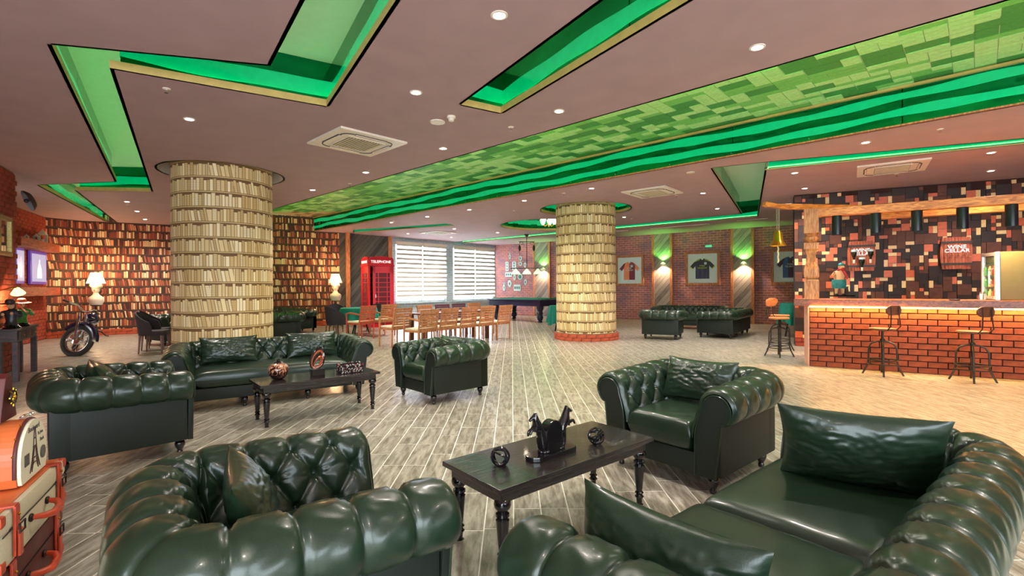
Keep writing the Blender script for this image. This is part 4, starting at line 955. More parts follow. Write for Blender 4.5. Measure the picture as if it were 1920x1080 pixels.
# ================================================================ windows, blinds
dw = (Vector(WW1) - Vector(WW0)).normalized(); rzw = math.atan2(dw.y, dw.x); nw = Vector((dw.y, -dw.x))
M_frame = mat('window_frame', srgb(190, 206, 212), .4); M_sheer = mat('sheer_band', srgb(240, 246, 250), .8, em=(.72, .9, 1.), es=1.3, var=.02)
M_opaq = mat('opaque_band', srgb(196, 196, 188), .8, var=.06)
def blindmats():
    m, nt, b = NT('sheer_blind'); o = nt.nodes['Material Output']; tr = N(nt, 'ShaderNodeBsdfTranslucent'); tr.inputs[0].default_value = (.95, .97, 1, 1)
    tp = N(nt, 'ShaderNodeBsdfTransparent'); mx = N(nt, 'ShaderNodeMixShader'); mx.inputs[0].default_value = .55; L(nt, tr.outputs[0], mx.inputs[1]); L(nt, tp.outputs[0], mx.inputs[2]); L(nt, mx.outputs[0], o.inputs[0])
    m2, nt, b = NT('opaque_blind'); o = nt.nodes['Material Output']; tr = N(nt, 'ShaderNodeBsdfTranslucent'); tr.inputs[0].default_value = (.42, .42, .40, 1); b.inputs['Base Color'].default_value = srgb(200, 196, 184) + (1,); b.inputs['Roughness'].default_value = .8
    mx = N(nt, 'ShaderNodeMixShader'); mx.inputs[0].default_value = .004; L(nt, b.outputs[0], mx.inputs[1]); L(nt, tr.outputs[0], mx.inputs[2]); L(nt, mx.outputs[0], o.inputs[0]); return m, m2
M_sheer, M_opaq = blindmats()
for wi, (x0, x1) in enumerate(winx):
    a, b_ = [Vector(q) for q in wseg(x0, x1)]; Ln = (b_ - a).length; c = (a + b_) / 2 - nw * .06
    w_ = bpy.data.objects.new('window_%d' % (wi + 1), None); COL.objects.link(w_); w_.location = (c.x, c.y, SILL); w_.rotation_euler = (0, 0, rzw); w_['kind'] = 'structure'; H = HEAD - SILL
    for bx in ((0, .03, Ln, .06), (0, H - .03, Ln, .06), (-Ln / 2 + .03, H / 2, .06, H), (Ln / 2 - .03, H / 2, .06, H), (0, H / 2, .06, H)): obj('frame_bar', MB().box((bx[0], 0, bx[1]), (bx[2], .06, bx[3])), M_frame, w_)
    obj('pane', MB().box((0, 0, H / 2), (Ln - .1, .01, H - .1)), M_glass, w_)
    obj('sill', MB().box((0, -.1, -.015), (Ln + .1, .14, .03)), M_frame, w_)
    for side in (-1, 1):
        bw_ = Ln / 2 - .04; cc = c + nw * .02 + dw * (side * Ln / 4)
        bl = thing('roller_blind', ['left', 'right'][side > 0] + ' striped day and night blind of the ' + ['left', 'right'][wi] + ' window', 'blind', (cc.x + nw.x * .10, cc.y + nw.y * .10, SILL), rzw, 'striped roller blinds')
        obj('head_box', MB().box((0, 0, H + .02), (bw_ + .02, .08, .1)), M_white, bl)
        nb = 24; bh = (H - .16) / nb; low = .12 if (side > 0) == (wi == 0) else .2
        for k in range(nb):
            z = H - .02 - (k + .5) * bh
            obj('sheer_band' if k % 2 else 'opaque_band', MB().box((0, 0, z), (bw_, .008, bh)), M_sheer if k % 2 else M_opaq, bl)
        obj('bottom_bar', MB().box((0, 0, .13), (bw_, .02, .03)), M_white, bl)
area('window_daylight', (c.x - 1.4 * dw.x - nw.x * 1.0, c.y - 1.4 * dw.y - nw.y * 1.0, 1.9), (PI / 2, 0, rzw), 5.4, 2.3, WINP, (.62, .88, 1.))
# ================================================================ pool table, lamp, wall plates
t = thing('pool_table', 'large navy pool table with green felt and carved legs by the far brick wall', 'pool table', (.55, 19.25, 0), math.atan2(-.70, .714))
obj('body', MB().box((0, 0, .70), (2.7, 1.45, .2)), M_navy, t, bev=.02); obj('rail', MB().box((0, 0, .825), (2.8, 1.55, .05)), M_navy, t, bev=.015); obj('cloth', MB().box((0, 0, .853), (2.5, 1.25, .008)), M_felt, t)
for s in (-1, 1): obj('cushion', MB().box((0, s * .66, .862), (2.5, .06, .03)), M_felt, t)
for s in (-1, 1): obj('cushion', MB().box((s * 1.28, 0, .862), (.06, 1.25, .03)), M_felt, t)
for sx in (-1, 1):
    for sy in (-1, 1): obj('leg', MB().lathe([(.07, 0), (.10, .03), (.07, .07), (.11, .12), (.13, .2), (.09, .28), (.12, .34), (.09, .4), (.13, .52), (.14, .6)], 14), M_navy, t, sm=True, loc=(sx * 1.15, sy * .5, 0))
LM = cpos(978, 998, 18.6)
t = thing('billiard_lamp', 'black pulley lamp with three green glass shades hanging over the pool table', 'pendant lamp', (LM[0], LM[1], 0), .1)
obj('canopy', MB().lathe([(.09, CEIL), (.09, CEIL - .03), (.02, CEIL - .1)], 14), M_iron, t); obj('rod', MB().tube([(0, 0, CEIL - .05), (0, 0, 2.05)], .012, 6), M_iron, t)
obj('yoke', MB().tube([(-.30, 0, 3.02), (.30, 0, 3.02)], .014, 6), M_iron, t)
for s in (-1, 1):
    obj('counterweight', MB().ball((s * .27, 0, 2.78), (.05, .05, .12), 12, 8), M_iron, t, sm=True); obj('cord', MB().tube([(s * .27, 0, 3.02), (s * .27, 0, 2.05)], .005, 4), M_iron, t)
    obj('scroll', MB().tube([(s * (.2 + .07 * math.cos(a)), 0, 2.96 + .05 * math.sin(a)) for a in [i * .5 for i in range(11)]], .008, 5), M_iron, t)
obj('bar', MB().tube([(-.62, 0, 2.02), (.62, 0, 2.02)], .014, 6), M_iron, t)
M_gsh = mat('green_glass_shade', srgb(70, 190, 80), .3, em=(.5, .95, .35), es=.9)
for x in (-.42, 0, .42): obj('shade', MB().lathe([(.03, 2.0), (.05, 1.96), (.14, 1.87), (.17, 1.80)], 20, (x, 0, 0), cap=False), M_gsh, t, sm=True); obj('stem', MB().tube([(x, 0, 2.02), (x, 0, 1.96)], .02, 8), M_iron, t)
RWa, RWb = WW1, RW1; drw = (Vector(RWb) - Vector(RWa)).normalized(); rzr = math.atan2(drw.y, drw.x)
def onw(px, py, off=.02, a=RWa, b=RWb): return pw(px, py, a, b, off)
M_plate = mat('pale_plaque', srgb(205, 222, 216), .4, var=.1); M_plate2 = mat('plaque_green_ornament', srgb(60, 110, 92), .5)
for i, (zx, zy, w_, h_, kind) in enumerate([(178, 280, 4.5, 9, 'o'), (310, 300, 7, 9, 'o'), (310, 368, 7, 8, 'o'), (143, 400, 6, 15, 'r'), (232, 395, 7.5, 14, 'r'), (160, 505, 13, 7.5, 'r'), (238, 540, 5, 10, 'o'), (307, 533, 10, 10, 'ring'), (175, 620, 8, 12, 'o'), (375, 600, 6, 10, 'o'), (105, 670, 5.5, 11, 'o'), (270, 672, 13, 10, 'r'), (370, 385, 5, 9, 'o')]):
    P = onw(930 + zx / 6.75, 440 + zy / 6.75, .01); s = P.y / FPX / .85; W_, H_ = w_ * s, h_ * s
    lab = ['small pale oval plaque highest on the far brick wall', 'pale round plaque, upper of a pair right of the others', 'pale round plaque, lower of the pair', 'tall narrow pale ornament at the left of the plaques', 'tall rectangular framed plaque with three pictures', 'wide dark framed plaque with three small figures', 'narrow oval plaque below the wide dark one', 'round plate with white rim and dark centre', 'large white oval plaque low on the wall', 'white oval plaque, rightmost of the group', 'small white rabbit-eared plaque, lowest on the left', 'wide rectangular plate painted with green leaves, lowest', 'small pale plaque behind the billiard lamp rod'][i]
    t = thing('wall_plaque', lab, 'wall plaque', P, rzr, 'plaques on the far brick wall')
    R = Matrix.Rotation(PI / 2, 4, 'X')
    if kind == 'r':
        obj('board', MB().box((0, -.012, 0), (W_, .02, H_)), M_plate, t, bev=.004)
        for k in range(3): obj('motif', MB().ball(((k - 1) * W_ * .3 if W_ > H_ else 0, -.024, (k - 1) * H_ * .3 if H_ >= W_ else 0), (min(W_, H_) * .16, .008, min(W_, H_) * .24), 8, 6), M_plate2, t)
    else:
        obj('plate', MB().lathe([(.5, 0), (.47, .03), (.3, .015), (0, .015)], 24, M=Matrix.Diagonal((W_, 1, H_, 1)) @ R), M_plate, t, sm=True)
        obj('motif', MB().ball((0, -.022, 0), (W_ * (.3 if kind == 'ring' else .15), .008, H_ * (.3 if kind == 'ring' else .2)), 8, 6), M_plate2, t)
        if i in (0, 10): [obj('ear', MB().ball((sx * W_ * .2, -.01, H_ * .6), (W_ * .12, .01, H_ * .25), 8, 6), M_plate, t) for sx in (-1, 1)]
# chandelier in the round recess
t = thing('chandelier', 'small pale glass chandelier hanging in the round green recess', 'chandelier', (1.18, 15.9, 0))
M_glow = mat('frosted_shade', (1, .9, .7), .5, em=(1, .9, .62), es=2.2)
obj('rod', MB().tube([(0, 0, UP), (0, 0, 3.3)], .015, 6), M_brass, t)
for k in range(5):
    a = 2 * PI * k / 5; x, y = .2 * math.cos(a), .2 * math.sin(a); obj('arm', MB().tube([(0, 0, 3.34), (x * .6, y * .6, 3.27), (x, y, 3.34)], .01, 5), M_brass, t); obj('shade', MB().lathe([(.035, 3.34), (.07, 3.42), (.09, 3.50)], 14, (x, y, 0), cap=False), M_glow, t, sm=True)
# ================================================================ jersey wall
def panel(px0, px1, label):
    a, b = onw(px0, 500, .0), onw(px1, 500, .0); d = (Vector(T(b)) - Vector(T(a))); Ln = d.length; c = (a + b) / 2; nn = Vector((drw.y, -drw.x))
    if nn.dot(Vector(T(c))) > 0: nn = -nn
    t = thing('wall_panel', label, 'wall panel', (c.x, c.y, 0), rzr, 'diagonal board panels on the jersey wall')
    mb = MB().box((0, -.03, CEIL / 2), (Ln, .04, CEIL)); me = bpy.data.meshes.new('boards'); me.from_pydata(mb.v, [], mb.f); ul = me.uv_layers.new(name='UVMap')
    for l_ in me.loops: v = me.vertices[l_.vertex_index].co; ul.data[l_.index].uv = (v.x, v.z)
    obj('boards', me, M_diag, t)
    for s in (-1, 1): obj('trim_post', MB().box((s * (Ln / 2 + .05), -.04, CEIL / 2), (.10, .08, CEIL)), M_trim, t, bev=.006)
    return t
panel(1004, 1029, 'diagonal board panel left of the right book column'); panel(1228, 1257, 'diagonal board panel between the two left football shirts'); panel(1376, 1409, 'diagonal board panel right of the middle football shirt')
M_bulb = mat('sconce_glass', (1, .9, .6), .4, em=(1, .86, .5), es=14)
for px, py, l in [(1018, 503, 'wall sconce on the board panel left of the right column'), (1243, 493, 'wall sconce between the two left football shirts'), (1394, 492, 'wall sconce right of the middle football shirt')]:
    P = onw(px, py, .14); t = thing('wall_sconce', l, 'wall lamp', P, rzr, 'wall sconces with green shades')
    obj('back_plate', MB().lathe([(.04, 0), (.035, .015)], 14, M=Matrix.Translation((0, .08, 0)) @ Matrix.Rotation(PI / 2, 4, 'X')), M_brass, t)
    obj('arm', MB().tube([(0, .07, 0), (0, .02, .06), (0, 0, .03)], .008, 6), M_brass, t); obj('shade', MB().lathe([(.03, .03), (.06, .0), (.10, -.03)], 16, cap=False), M_gsh, t, sm=True)
    obj('bulb', MB().ball((0, 0, -.012), .022, 10, 8), M_bulb, t, sm=True); obj('pull_cord', MB().tube([(.03, 0, -.02), (.03, 0, -.28)], .003, 4), M_brass, t)
    for z, col, e in ((.07, (.18, 1, .12), 20), (-.08, (1, .74, .46), 34)):
        lt = bpy.data.lights.new('glow', 'SPOT'); lt.energy = e * SCP; lt.color = col; lt.spot_size = math.radians(125); lt.spot_blend = .3; lt.shadow_soft_size = .04
        o = bpy.data.objects.new('glow', lt); COL.objects.link(o); o.parent = t; o.location = (0, -.02, z); o.rotation_euler = (PI if z > 0 else 0, 0, 0)
def shirt(label, x0, y0, x1, y1, main, alt, sleeve, sponsor, scol, kind):
    a, b = onw(x0, (y0 + y1) / 2, .05), onw(x1, (y0 + y1) / 2, .05); c = (a + b) / 2; Wd = (Vector(T(b)) - Vector(T(a))).length; Hd = (y1 - y0) / FPX * c.y; z = onw((x0 + x1) / 2, (y0 + y1) / 2, .05).z
    t = thing('framed_shirt', label, 'framed football shirt', (c.x, c.y, z), rzr, 'framed football shirts')
    fw = .09
    for bx in ((0, Hd / 2 - fw / 2, Wd, fw), (0, -Hd / 2 + fw / 2, Wd, fw), (-Wd / 2 + fw / 2, 0, fw, Hd), (Wd / 2 - fw / 2, 0, fw, Hd)): obj('frame', MB().box((bx[0], 0, bx[1]), (bx[2], .07, bx[3])), M_trim, t, bev=.01)
    obj('mount', MB().box((0, .02, 0), (Wd - .12, .01, Hd - .12)), mat('mount_board', srgb(226, 240, 236), .6, var=.02), t)
    s = (Wd - .3) / 2
    body = [(-.52, -.85), (.52, -.85), (.52, .05), (.55, .50), (.35, .72), (.15, .78), (0, .66), (-.15, .78), (-.35, .72), (-.55, .50), (-.52, .05)]
    X = Matrix(((s, 0, 0, 0), (0, 0, -1, 0), (0, s * .98, 0, 0), (0, 0, 0, 1)))
    g = obj('shirt', MB().prism(body, -.006, .008, X), main, t)
    if kind == 'half': obj('shirt_half', MB().prism([(.0, -.85), (.52, -.85), (.52, .05), (.55, .50), (.35, .72), (.15, .78), (0, .66)], .008, .012, X), alt, g)
    if kind == 'stripe':
        for k in (-.34, 0, .34): obj('stripe', MB().prism([(k - .07, -.84), (k + .07, -.84), (k + .07, -.1), (k - .07, -.1)], .008, .012, X), alt, g)
        for sx in (-1, 1): obj('shoulder_stripe', MB().prism([(sx * .18, .70), (sx * .62, .52), (sx * .62, .57), (sx * .18, .75)], .008, .012, X), scol, g)
    if kind == 'band':
        obj('stripe', MB().prism([(-.17, -.84), (.17, -.84), (.17, .64), (0, .60), (-.17, .70)], .008, .012, X), alt, g); obj('stripe', MB().prism([(.34, -.84), (.52, -.84), (.52, .05), (.54, .5), (.34, .66)], .008, .012, X), alt, g)
    for sx in (-1, 1):
        sl = obj('sleeve', MB().prism([(sx * .35, .72), (sx * .55, .60), (sx * .98, .12), (sx * .76, -.08), (sx * .52, .22)], -.006, .009, X), sleeve[sx > 0], t)
        obj('cuff', MB().prism([(sx * .98, .12), (sx * .93, .18), (sx * .71, -.03), (sx * .76, -.08)], .009, .012, X), scol, sl)
    obj('collar', MB().tube([X @ Vector((x, y, .014)) for x, y in ((-.15, .78), (-.08, .68), (0, .65), (.08, .68), (.15, .78))], .012, 6), sleeve[1], t)
    obj('crest', MB().lathe([(.05, 0), (.05, .006)], 14, M=Matrix.Translation((s * .25, -.014, s * .38)) @ Matrix.Rotation(PI / 2, 4, 'X')), M_plate, g)
    text('sponsor_lettering', sponsor, s * .17, scol, g, Matrix.Translation((0, -.014, s * .1)) @ Matrix.Rotation(PI / 2, 4, 'X'))
    obj('glass', MB().box((0, -.03, 0), (Wd - .17, .004, Hd - .17)), M_gl2, t)
M_gl2 = mat('picture_glass', (1, 1, 1), .03, alpha=.03, var=0)
mo, mm_, mn, my, mbl, mcl, mdk = [mat(n, c, .7, var=.1) for n, c in (('shirt_orange', srgb(236, 128, 84)), ('shirt_maroon', srgb(130, 18, 50)), ('shirt_navy', srgb(20, 26, 56)), ('shirt_yellow', srgb(206, 220, 60)), ('shirt_blue', srgb(26, 92, 160)), ('shirt_claret', srgb(66, 22, 56)), ('shirt_dark', srgb(16, 20, 34)))]
shirt('framed orange and maroon halved football shirt right of the book column', 1154, 478.5, 1207, 536, mo, mm_, (mm_, mo), 'TÜRK\nTELEKOM', M_plate, 'half')
shirt('framed dark navy football shirt with yellow trim, middle of the wall', 1285, 471, 1350, 535, mn, mat('shirt_blue_stripe', srgb(44, 40, 110), .7), (mdk, mdk), 'TÜRK\nTELEKOM', my, 'stripe')
shirt('framed blue and claret striped football shirt partly behind the mosaic wall', 1445, 466, 1521, 534, mbl, mcl, (mcl, mcl), 'TÜRK\nTELEKOM', M_plate, 'band')
P = onw(1328.5, 461.5, .04); t = thing('exit_sign', 'small green emergency sign above the middle football shirt', 'sign', P, rzr); obj('sign_plate', MB().box((0, 0, 0), (.22, .03, .07)), mat('exit_green', srgb(40, 140, 80), .4, em=(.05, .6, .25), es=.5), t); obj('arrow', MB().box((0, -.018, 0), (.12, .004, .02)), M_plate, t)
# trim posts at the book wall end and panel
for px, l in ((652, 0), (731, 1)):
    a = pw(px, 500, WB0, WB1, .03) if not l else pw(px, 500, WB1, WW0, .03)
    o = struct('trim_%d' % (l + 1), MB().box((a.x, a.y, CEIL / 2), (.14, .14, CEIL), .5), M_trim)
# ================================================================ left corner: beams, screens, lanterns, lamps
CHa, CHb = RC0, WA0; dch = (Vector(CHb) - Vector(CHa)).normalized(); rzc = math.atan2(dch.y, dch.x)
def chw(px, py, off): return pw(px, py, CHa, CHb, off)
def beamlike(name, label, p0, p1, z0, z1, th, m, cat='beam'):
    c = (Vector(T(p0)) + Vector(T(p1))) / 2; d = Vector(T(p1)) - Vector(T(p0))
    o = obj(name, MB().box((0, 0, 0), (d.length, th, z1 - z0)), m, None, bev=.008, loc=(c.x, c.y, (z0 + z1) / 2)); o.rotation_euler = (0, 0, math.atan2(d.y, d.x)); return tag(o, label, cat)
u0, u1 = chw(20, 455, .2), chw(97, 460, .2); zt = chw(64, 452, .2).z; zb = chw(64, 468, .2).z
beamlike('mantel_beam', 'upper rust brown wooden beam carrying small white lanterns above the screens', u0, u1, zb, zt, .34, M_beam, 'shelf')
zt2 = chw(64, 539, .2).z; zb2 = chw(64, 555, .2).z; beamlike('mantel_beam', 'lower rust brown wooden mantel beam under the screens', u0, u1, zb2, zt2, .34, M_beam, 'shelf')
M_scr = mat('lit_screen', (.05, .05, .06), .3, em=(.62, .60, .85), es=.30, var=.1, scale=3); M_purple = mat('purple_bezel_glow', (.05, .03, .12), .3, em=(.12, .05, .4), es=.25)
for x0, x1, y0, y1, l in [(30, 45, 464, 532, 'narrow left lit screen between the two mantel beams'), (57, 87, 472, 533, 'right lit screen with a pale figure between the two mantel beams')]:
    a, b = chw(x0, 500, .08), chw(x1, 500, .08); c = (a + b) / 2; z0_, z1_ = chw((x0 + x1) / 2, y1, .08).z, chw((x0 + x1) / 2, y0, .08).z; wd = (b - a).xy.length
    t = thing('screen', l, 'screen', (c.x, c.y, z0_), rzc, 'screens over the mantel'); obj('case', MB().box((0, .02, (z1_ - z0_) / 2), (wd, .05, z1_ - z0_)), M_purple, t, bev=.006)
    hh = z1_ - z0_; obj('display', MB().box((0, -.01, hh / 2), (wd * .86, .01, hh * .84)), M_scr, t)
    obj('figure', MB().lathe([(.16, .12), (.13, .45), (.06, .62), (.03, .66), (.045, .74), (.0, .82)], 16, M=Matrix.Translation((0, -.017, hh * .08)) @ Matrix.Diagonal((wd * 1.0, .012, hh * .85, 1))), mat('pale_figure', (.1, .1, .1), .5, em=(.95, .88, 1), es=.42), t)
def lantern(px, py0, py1, l, w_):
    b = chw(px, py1, .16); hh = (py1 - py0) / FPX * b.y; t = thing('lantern', l, 'lantern', (b.x, b.y, zt), rzc, 'white lanterns on the upper beam'); mW = mat('lantern_white', srgb(196, 206, 186), .5)
    obj('base', MB().box((0, 0, .02), (w_, w_, .04)), mW, t)
    for sx in (-1, 1):
        for sy in (-1, 1): obj('post', MB().box((sx * w_ * .42, sy * w_ * .42, hh * .32), (.02, .02, hh * .6)), mW, t)
    obj('roof', MB().lathe([(w_ * .72, hh * .6), (w_ * .5, hh * .72), (w_ * .15, hh * .9), (.01, hh)], 4, M=Matrix.Rotation(PI / 4, 4, 'Z')), mW, t); obj('candle', MB().lathe([(.03, .04), (.03, hh * .3)], 10), M_cream, t)
lantern(80, 428, 455, 'largest white lantern, rightmost on the upper beam', .17); lantern(68, 437, 453, 'middle white lantern on the upper beam', .11); lantern(50, 438, 449, 'small white lantern at the left on the upper beam', .07)
# wall things on the pier
dpi = (Vector(PI0) - Vector(PI1)).normalized(); rzp = math.atan2(dpi.y, dpi.x)
p = pw(8, 442, PI1, PI0, .04); t = thing('gilt_frame', 'gold framed mirror cut by the left edge, on the brick pier', 'mirror', p, rzp)
mg = mat('gilt', srgb(150, 130, 80), .35, metal=.7, var=.3, scale=40, bmp=.006)
for bx in ((0, .28, .6, .07), (0, -.28, .6, .07), (-.27, 0, .07, .6), (.27, 0, .07, .6)): obj('frame', MB().box((bx[0], 0, bx[1]), (bx[2], .06, bx[3])), mg, t, bev=.015)
obj('mirror', MB().box((0, .01, 0), (.5, .01, .52)), mat('mirror_glass', (.8, .8, .8), .02, metal=1, var=0), t)
P = pd(54, 376, 8.3); t = thing('wall_speaker', 'round dark dish speaker on a bracket at the top of the brick pier', 'speaker', P, -.6)
obj('dish', MB().lathe([(.0, -.05), (.12, -.05), (.17, 0), (.175, .02), (.15, .025), (.04, .0), (0, .01)], 28, M=Matrix.Rotation(math.radians(115), 4, 'X')), mat('brown_speaker', (.05, .025, .018), .6), t, sm=True)
obj('bracket', MB().tube([(0, .03, .02), (-.22, .1, .06), (-.34, .12, .06)], .015, 6), M_iron, t); obj('cone', MB().ball((0, -.03, -.01), .035, 10, 6), M_dark, t)
p = pw(33, 545, PI1, (PI0[0] - .5, PI0[1] + .75), .25); t = thing('wall_lamp', 'small green glass wall lamp above the figurines on the left', 'wall lamp', p, rzp); obj('arm', MB().tube([(0, .22, 0), (0, .05, .05), (0, 0, .03)], .01, 6), M_brass, t); obj('shade', MB().lathe([(.03, .04), (.06, .0), (.09, -.05)], 14, M=Matrix.Rotation(-.5, 4, 'Y'), cap=False), M_gsh, t, sm=True)
lt = bpy.data.lights.new('glow', 'POINT'); lt.energy = 22; lt.color = (1, .62, .36); lt.shadow_soft_size = .05; o = bpy.data.objects.new('glow', lt); COL.objects.link(o); o.parent = t; o.location = (0, -.05, -.06)
# bust lamps
M_shade = mat('lamp_shade', (1, .85, .6), .7, em=(1, .74, .42), es=.8); M_plaster = mat('plaster_bust', srgb(220, 205, 185), .6, var=.05)
def bust_lamp(label, px, Y, ps):
    c = cpos(px, px, Y); t = thing('bust_lamp', label, 'lamp', (c[0], Y, 0), .25, 'bust lamps on tripod pedestals')
    obj('pole', MB().lathe([(.03, .12), (.045, .2), (.02, .26), (.02, .62), (.12, .64), (.025, .68), (.02, .86), (.13, .88), (.13, .9)], 16), M_iron, t, sm=True)
    for k in range(3): a = 2 * PI * k / 3 + .5; obj('foot', MB().tube([(0, 0, .2), (.1 * math.cos(a), .1 * math.sin(a), .16), (.2 * math.cos(a), .2 * math.sin(a), .03), (.27 * math.cos(a), .27 * math.sin(a), .015)], [.02, .02, .014, .014], 6), M_iron, t)
    b = obj('bust', MB().lathe([(.14, .90), (.15, .93), (.19, 1.02), (.18, 1.1), (.08, 1.18), (.06, 1.24), (.09, 1.28), (.105, 1.36), (.09, 1.45), (.03, 1.5)], 20, M=Matrix.Diagonal((1, .75, 1, 1))), M_plaster, t, sm=True)
    obj('turban', MB().ball((0, 0, 1.43), (.15, .13, .09), 16, 10, Matrix.Rotation(.2, 4, 'Y')), M_plaster, b, sm=True)
    obj('nose', MB().ball((0, -.085, 1.35), (.014, .03, .03), 8, 6), M_plaster, b); obj('hair', MB().ball((0, .05, 1.28), (.12, .07, .10), 12, 8), mat('bust_hair', (.03, .02, .02), .6), b, sm=True)
    for sx in (-1, 1): obj('eye', MB().ball((sx * .035, -.078, 1.38), (.014, .008, .008), 8, 6), M_dark, b)
    obj('lips', MB().ball((0, -.082, 1.30), (.022, .012, .008), 8, 6), M_red, b)
    obj('lamp_shade', MB().lathe([(.215, 1.50), (.12, 1.80)], 28, cap=False), M_shade, t, sm=True); obj('bulb', MB().ball((0, 0, 1.6), .03, 8, 6), M_glow, t)
    lt = bpy.data.lights.new('glow', 'POINT'); lt.energy = 70 * LPW; lt.color = (1, .60, .30); lt.shadow_soft_size = .12; o = bpy.data.objects.new('glow', lt); COL.objects.link(o); o.parent = t; o.location = (0, 0, 1.9)
    lt = bpy.data.lights.new('glow', 'POINT'); lt.energy = 10 * LPW; lt.color = (1, .60, .30); lt.shadow_soft_size = .12; o = bpy.data.objects.new('glow', lt); COL.objects.link(o); o.parent = t; o.location = (0, -.2, 1.44)
bust_lamp('lit bust lamp on a tripod pedestal behind the motorbike', 180, 13.7, 1); bust_lamp('lit bust lamp right of the left book column, at the end of the book wall', 629, 16.6, 1)
# ================================================================ motorcycle
mc = pt(128, 668) + Vector((-.42, .52, 0)); t = thing('motorcycle', 'black motorbike leaning with its front wheel turned, before the book wall', 'motorcycle', (mc.x, mc.y, 0), face_rz(.62, -.78))
# local -Y is forward; lean about Y axis
Ln_ = Matrix.Rotation(math.radians(26), 4, 'Y'); St = Matrix.Rotation(math.radians(50), 4, 'Z')
def mo_(name, mb, m, par=t, M=Ln_, sm=True):
    mb.v = [tuple(M @ Vector(v)) for v in mb.v]; return obj(name, mb, m, par, sm=sm)
R_ = .33; WX = Matrix.Rotation(PI / 2, 4, 'Y')
M_rub = mat('tyre_rubber', (.02, .02, .02), .7); M_purp = mat('bike_paint', (.012, .01, .035), .2, coat=.6)
def wheel(y, S_):
    Mw = Ln_ @ Matrix.Translation((0, y, R_)) @ S_
    w_ = mo_('wheel', MB().tube([(0, (R_ - .05) * math.cos(a), (R_ - .05) * math.sin(a)) for a in [2 * PI * k / 40 for k in range(40)]], .05, 10, True), M_rub, t, Mw)
    mo_('white_wall', MB().tube([(s * .03, (R_ - .075) * math.cos(a), (R_ - .075) * math.sin(a)) for s in (1,) for a in [2 * PI * k / 40 for k in range(40)]], .026, 8, True), M_plate, w_, Mw)
    mo_('rim', MB().tube([(0, (R_ - .10) * math.cos(a), (R_ - .10) * math.sin(a)) for a in [2 * PI * k / 40 for k in range(40)]], .018, 8, True), M_chrome, w_, Mw)
    mo_('hub', MB().lathe([(.03, -.07), (.08, -.05), (.08, .05), (.03, .07)], 20, M=WX), M_chrome, w_, Mw)
    sp = MB()
    for k in range(20): a = 2 * PI * k / 20; sp.tube([(.02 * (-1) ** k, .07 * math.cos(a), .07 * math.sin(a)), (0, (R_ - .1) * math.cos(a + .3), (R_ - .1) * math.sin(a + .3))], .003, 4)
    mo_('spokes', sp, M_chrome, w_, Mw)
wheel(-.62, St); wheel(.72, Matrix.Identity(4))
Mf = Ln_ @ Matrix.Translation((0, -.62, R_)) @ St
for s in (-1, 1): mo_('fork', MB().tube([(s * .085, 0, 0), (s * .085, .10, .26), (s * .085, .22, .52)], [.028, .026, .018], 8), M_chrome, t, Mf)
mo_('front_fender', MB().tube([(0, (R_ + .02) * math.cos(a), (R_ + .02) * math.sin(a)) for a in [math.radians(20 + k * 12) for k in range(13)]], .055, 8), M_purp, t, Mf @ Matrix.Diagonal((1.1, 1, 1, 1)))
mo_('headlight', MB().lathe([(.04, .12), (.085, .06), (.095, 0), (.09, -.01)], 20, M=Matrix.Translation((0, .02, .52)) @ Matrix.Rotation(PI / 2 + PI, 4, 'X') @ Matrix.Rotation(PI, 4, 'X')), M_purp, t, Mf)
mo_('headlight_glass', MB().ball((0, -.0, .52), (.088, .03, .088), 16, 8), mat('headlight_glass', srgb(220, 214, 140), .15), t, Mf)
mo_('handlebar', MB().tube([(-.36, .30, .66), (-.2, .24, .66), (-.06, .2, .58), (.06, .2, .58), (.2, .24, .66), (.36, .30, .66)], .014, 8), M_chrome, t, Mf)
for s in (-1, 1): mo_('grip', MB().tube([(s * .36, .30, .66), (s * .46, .33, .66)], .02, 8), M_rub, t, Mf); mo_('brake_lever', MB().tube([(s * .2, .19, .65), (s * .36, .24, .64)], .006, 5), M_chrome, t, Mf)
mo_('tank', MB().ball((0, -.12, .78), (.15, .30, .13), 18, 12), M_purp); mo_('seat', MB().ball((0, .36, .76), (.16, .28, .06), 16, 8), M_rub)
mo_('engine', MB().ball((0, 0, .42), (.15, .2, .2), 12, 8), M_chrome); mo_('cooling_fins', MB().box((0, -.08, .6), (.2, .16, .02)).box((0, -.08, .56), (.22, .18, .02)).box((0, -.08, .52), (.22, .18, .02)), M_steel, sm=False)
mo_('frame', MB().tube([(0, -.36, .82), (0, -.2, .3), (0, .2, .24), (0, .72, .34), (0, .4, .68), (0, -.36, .82)], .022, 8), M_purp)
mo_('rear_fender', MB().tube([(0, .72 + (R_ + .03) * math.cos(a), R_ + (R_ + .03) * math.sin(a)) for a in [math.radians(-10 + k * 14) for k in range(13)]], .065, 8), M_purp)
mo_('exhaust', MB().tube([(.14, -.1, .4), (.16, .1, .24), (.17, .9, .26)], [.02, .03, .04], 8), M_chrome); mo_('kickstand', MB().tube([(-.1, .1, .25), (-.26, .16, .08)], .012, 6), M_steel)
mo_('tail_light', MB().ball((0, 1.08, .5), (.04, .03, .04), 8, 6), M_red)
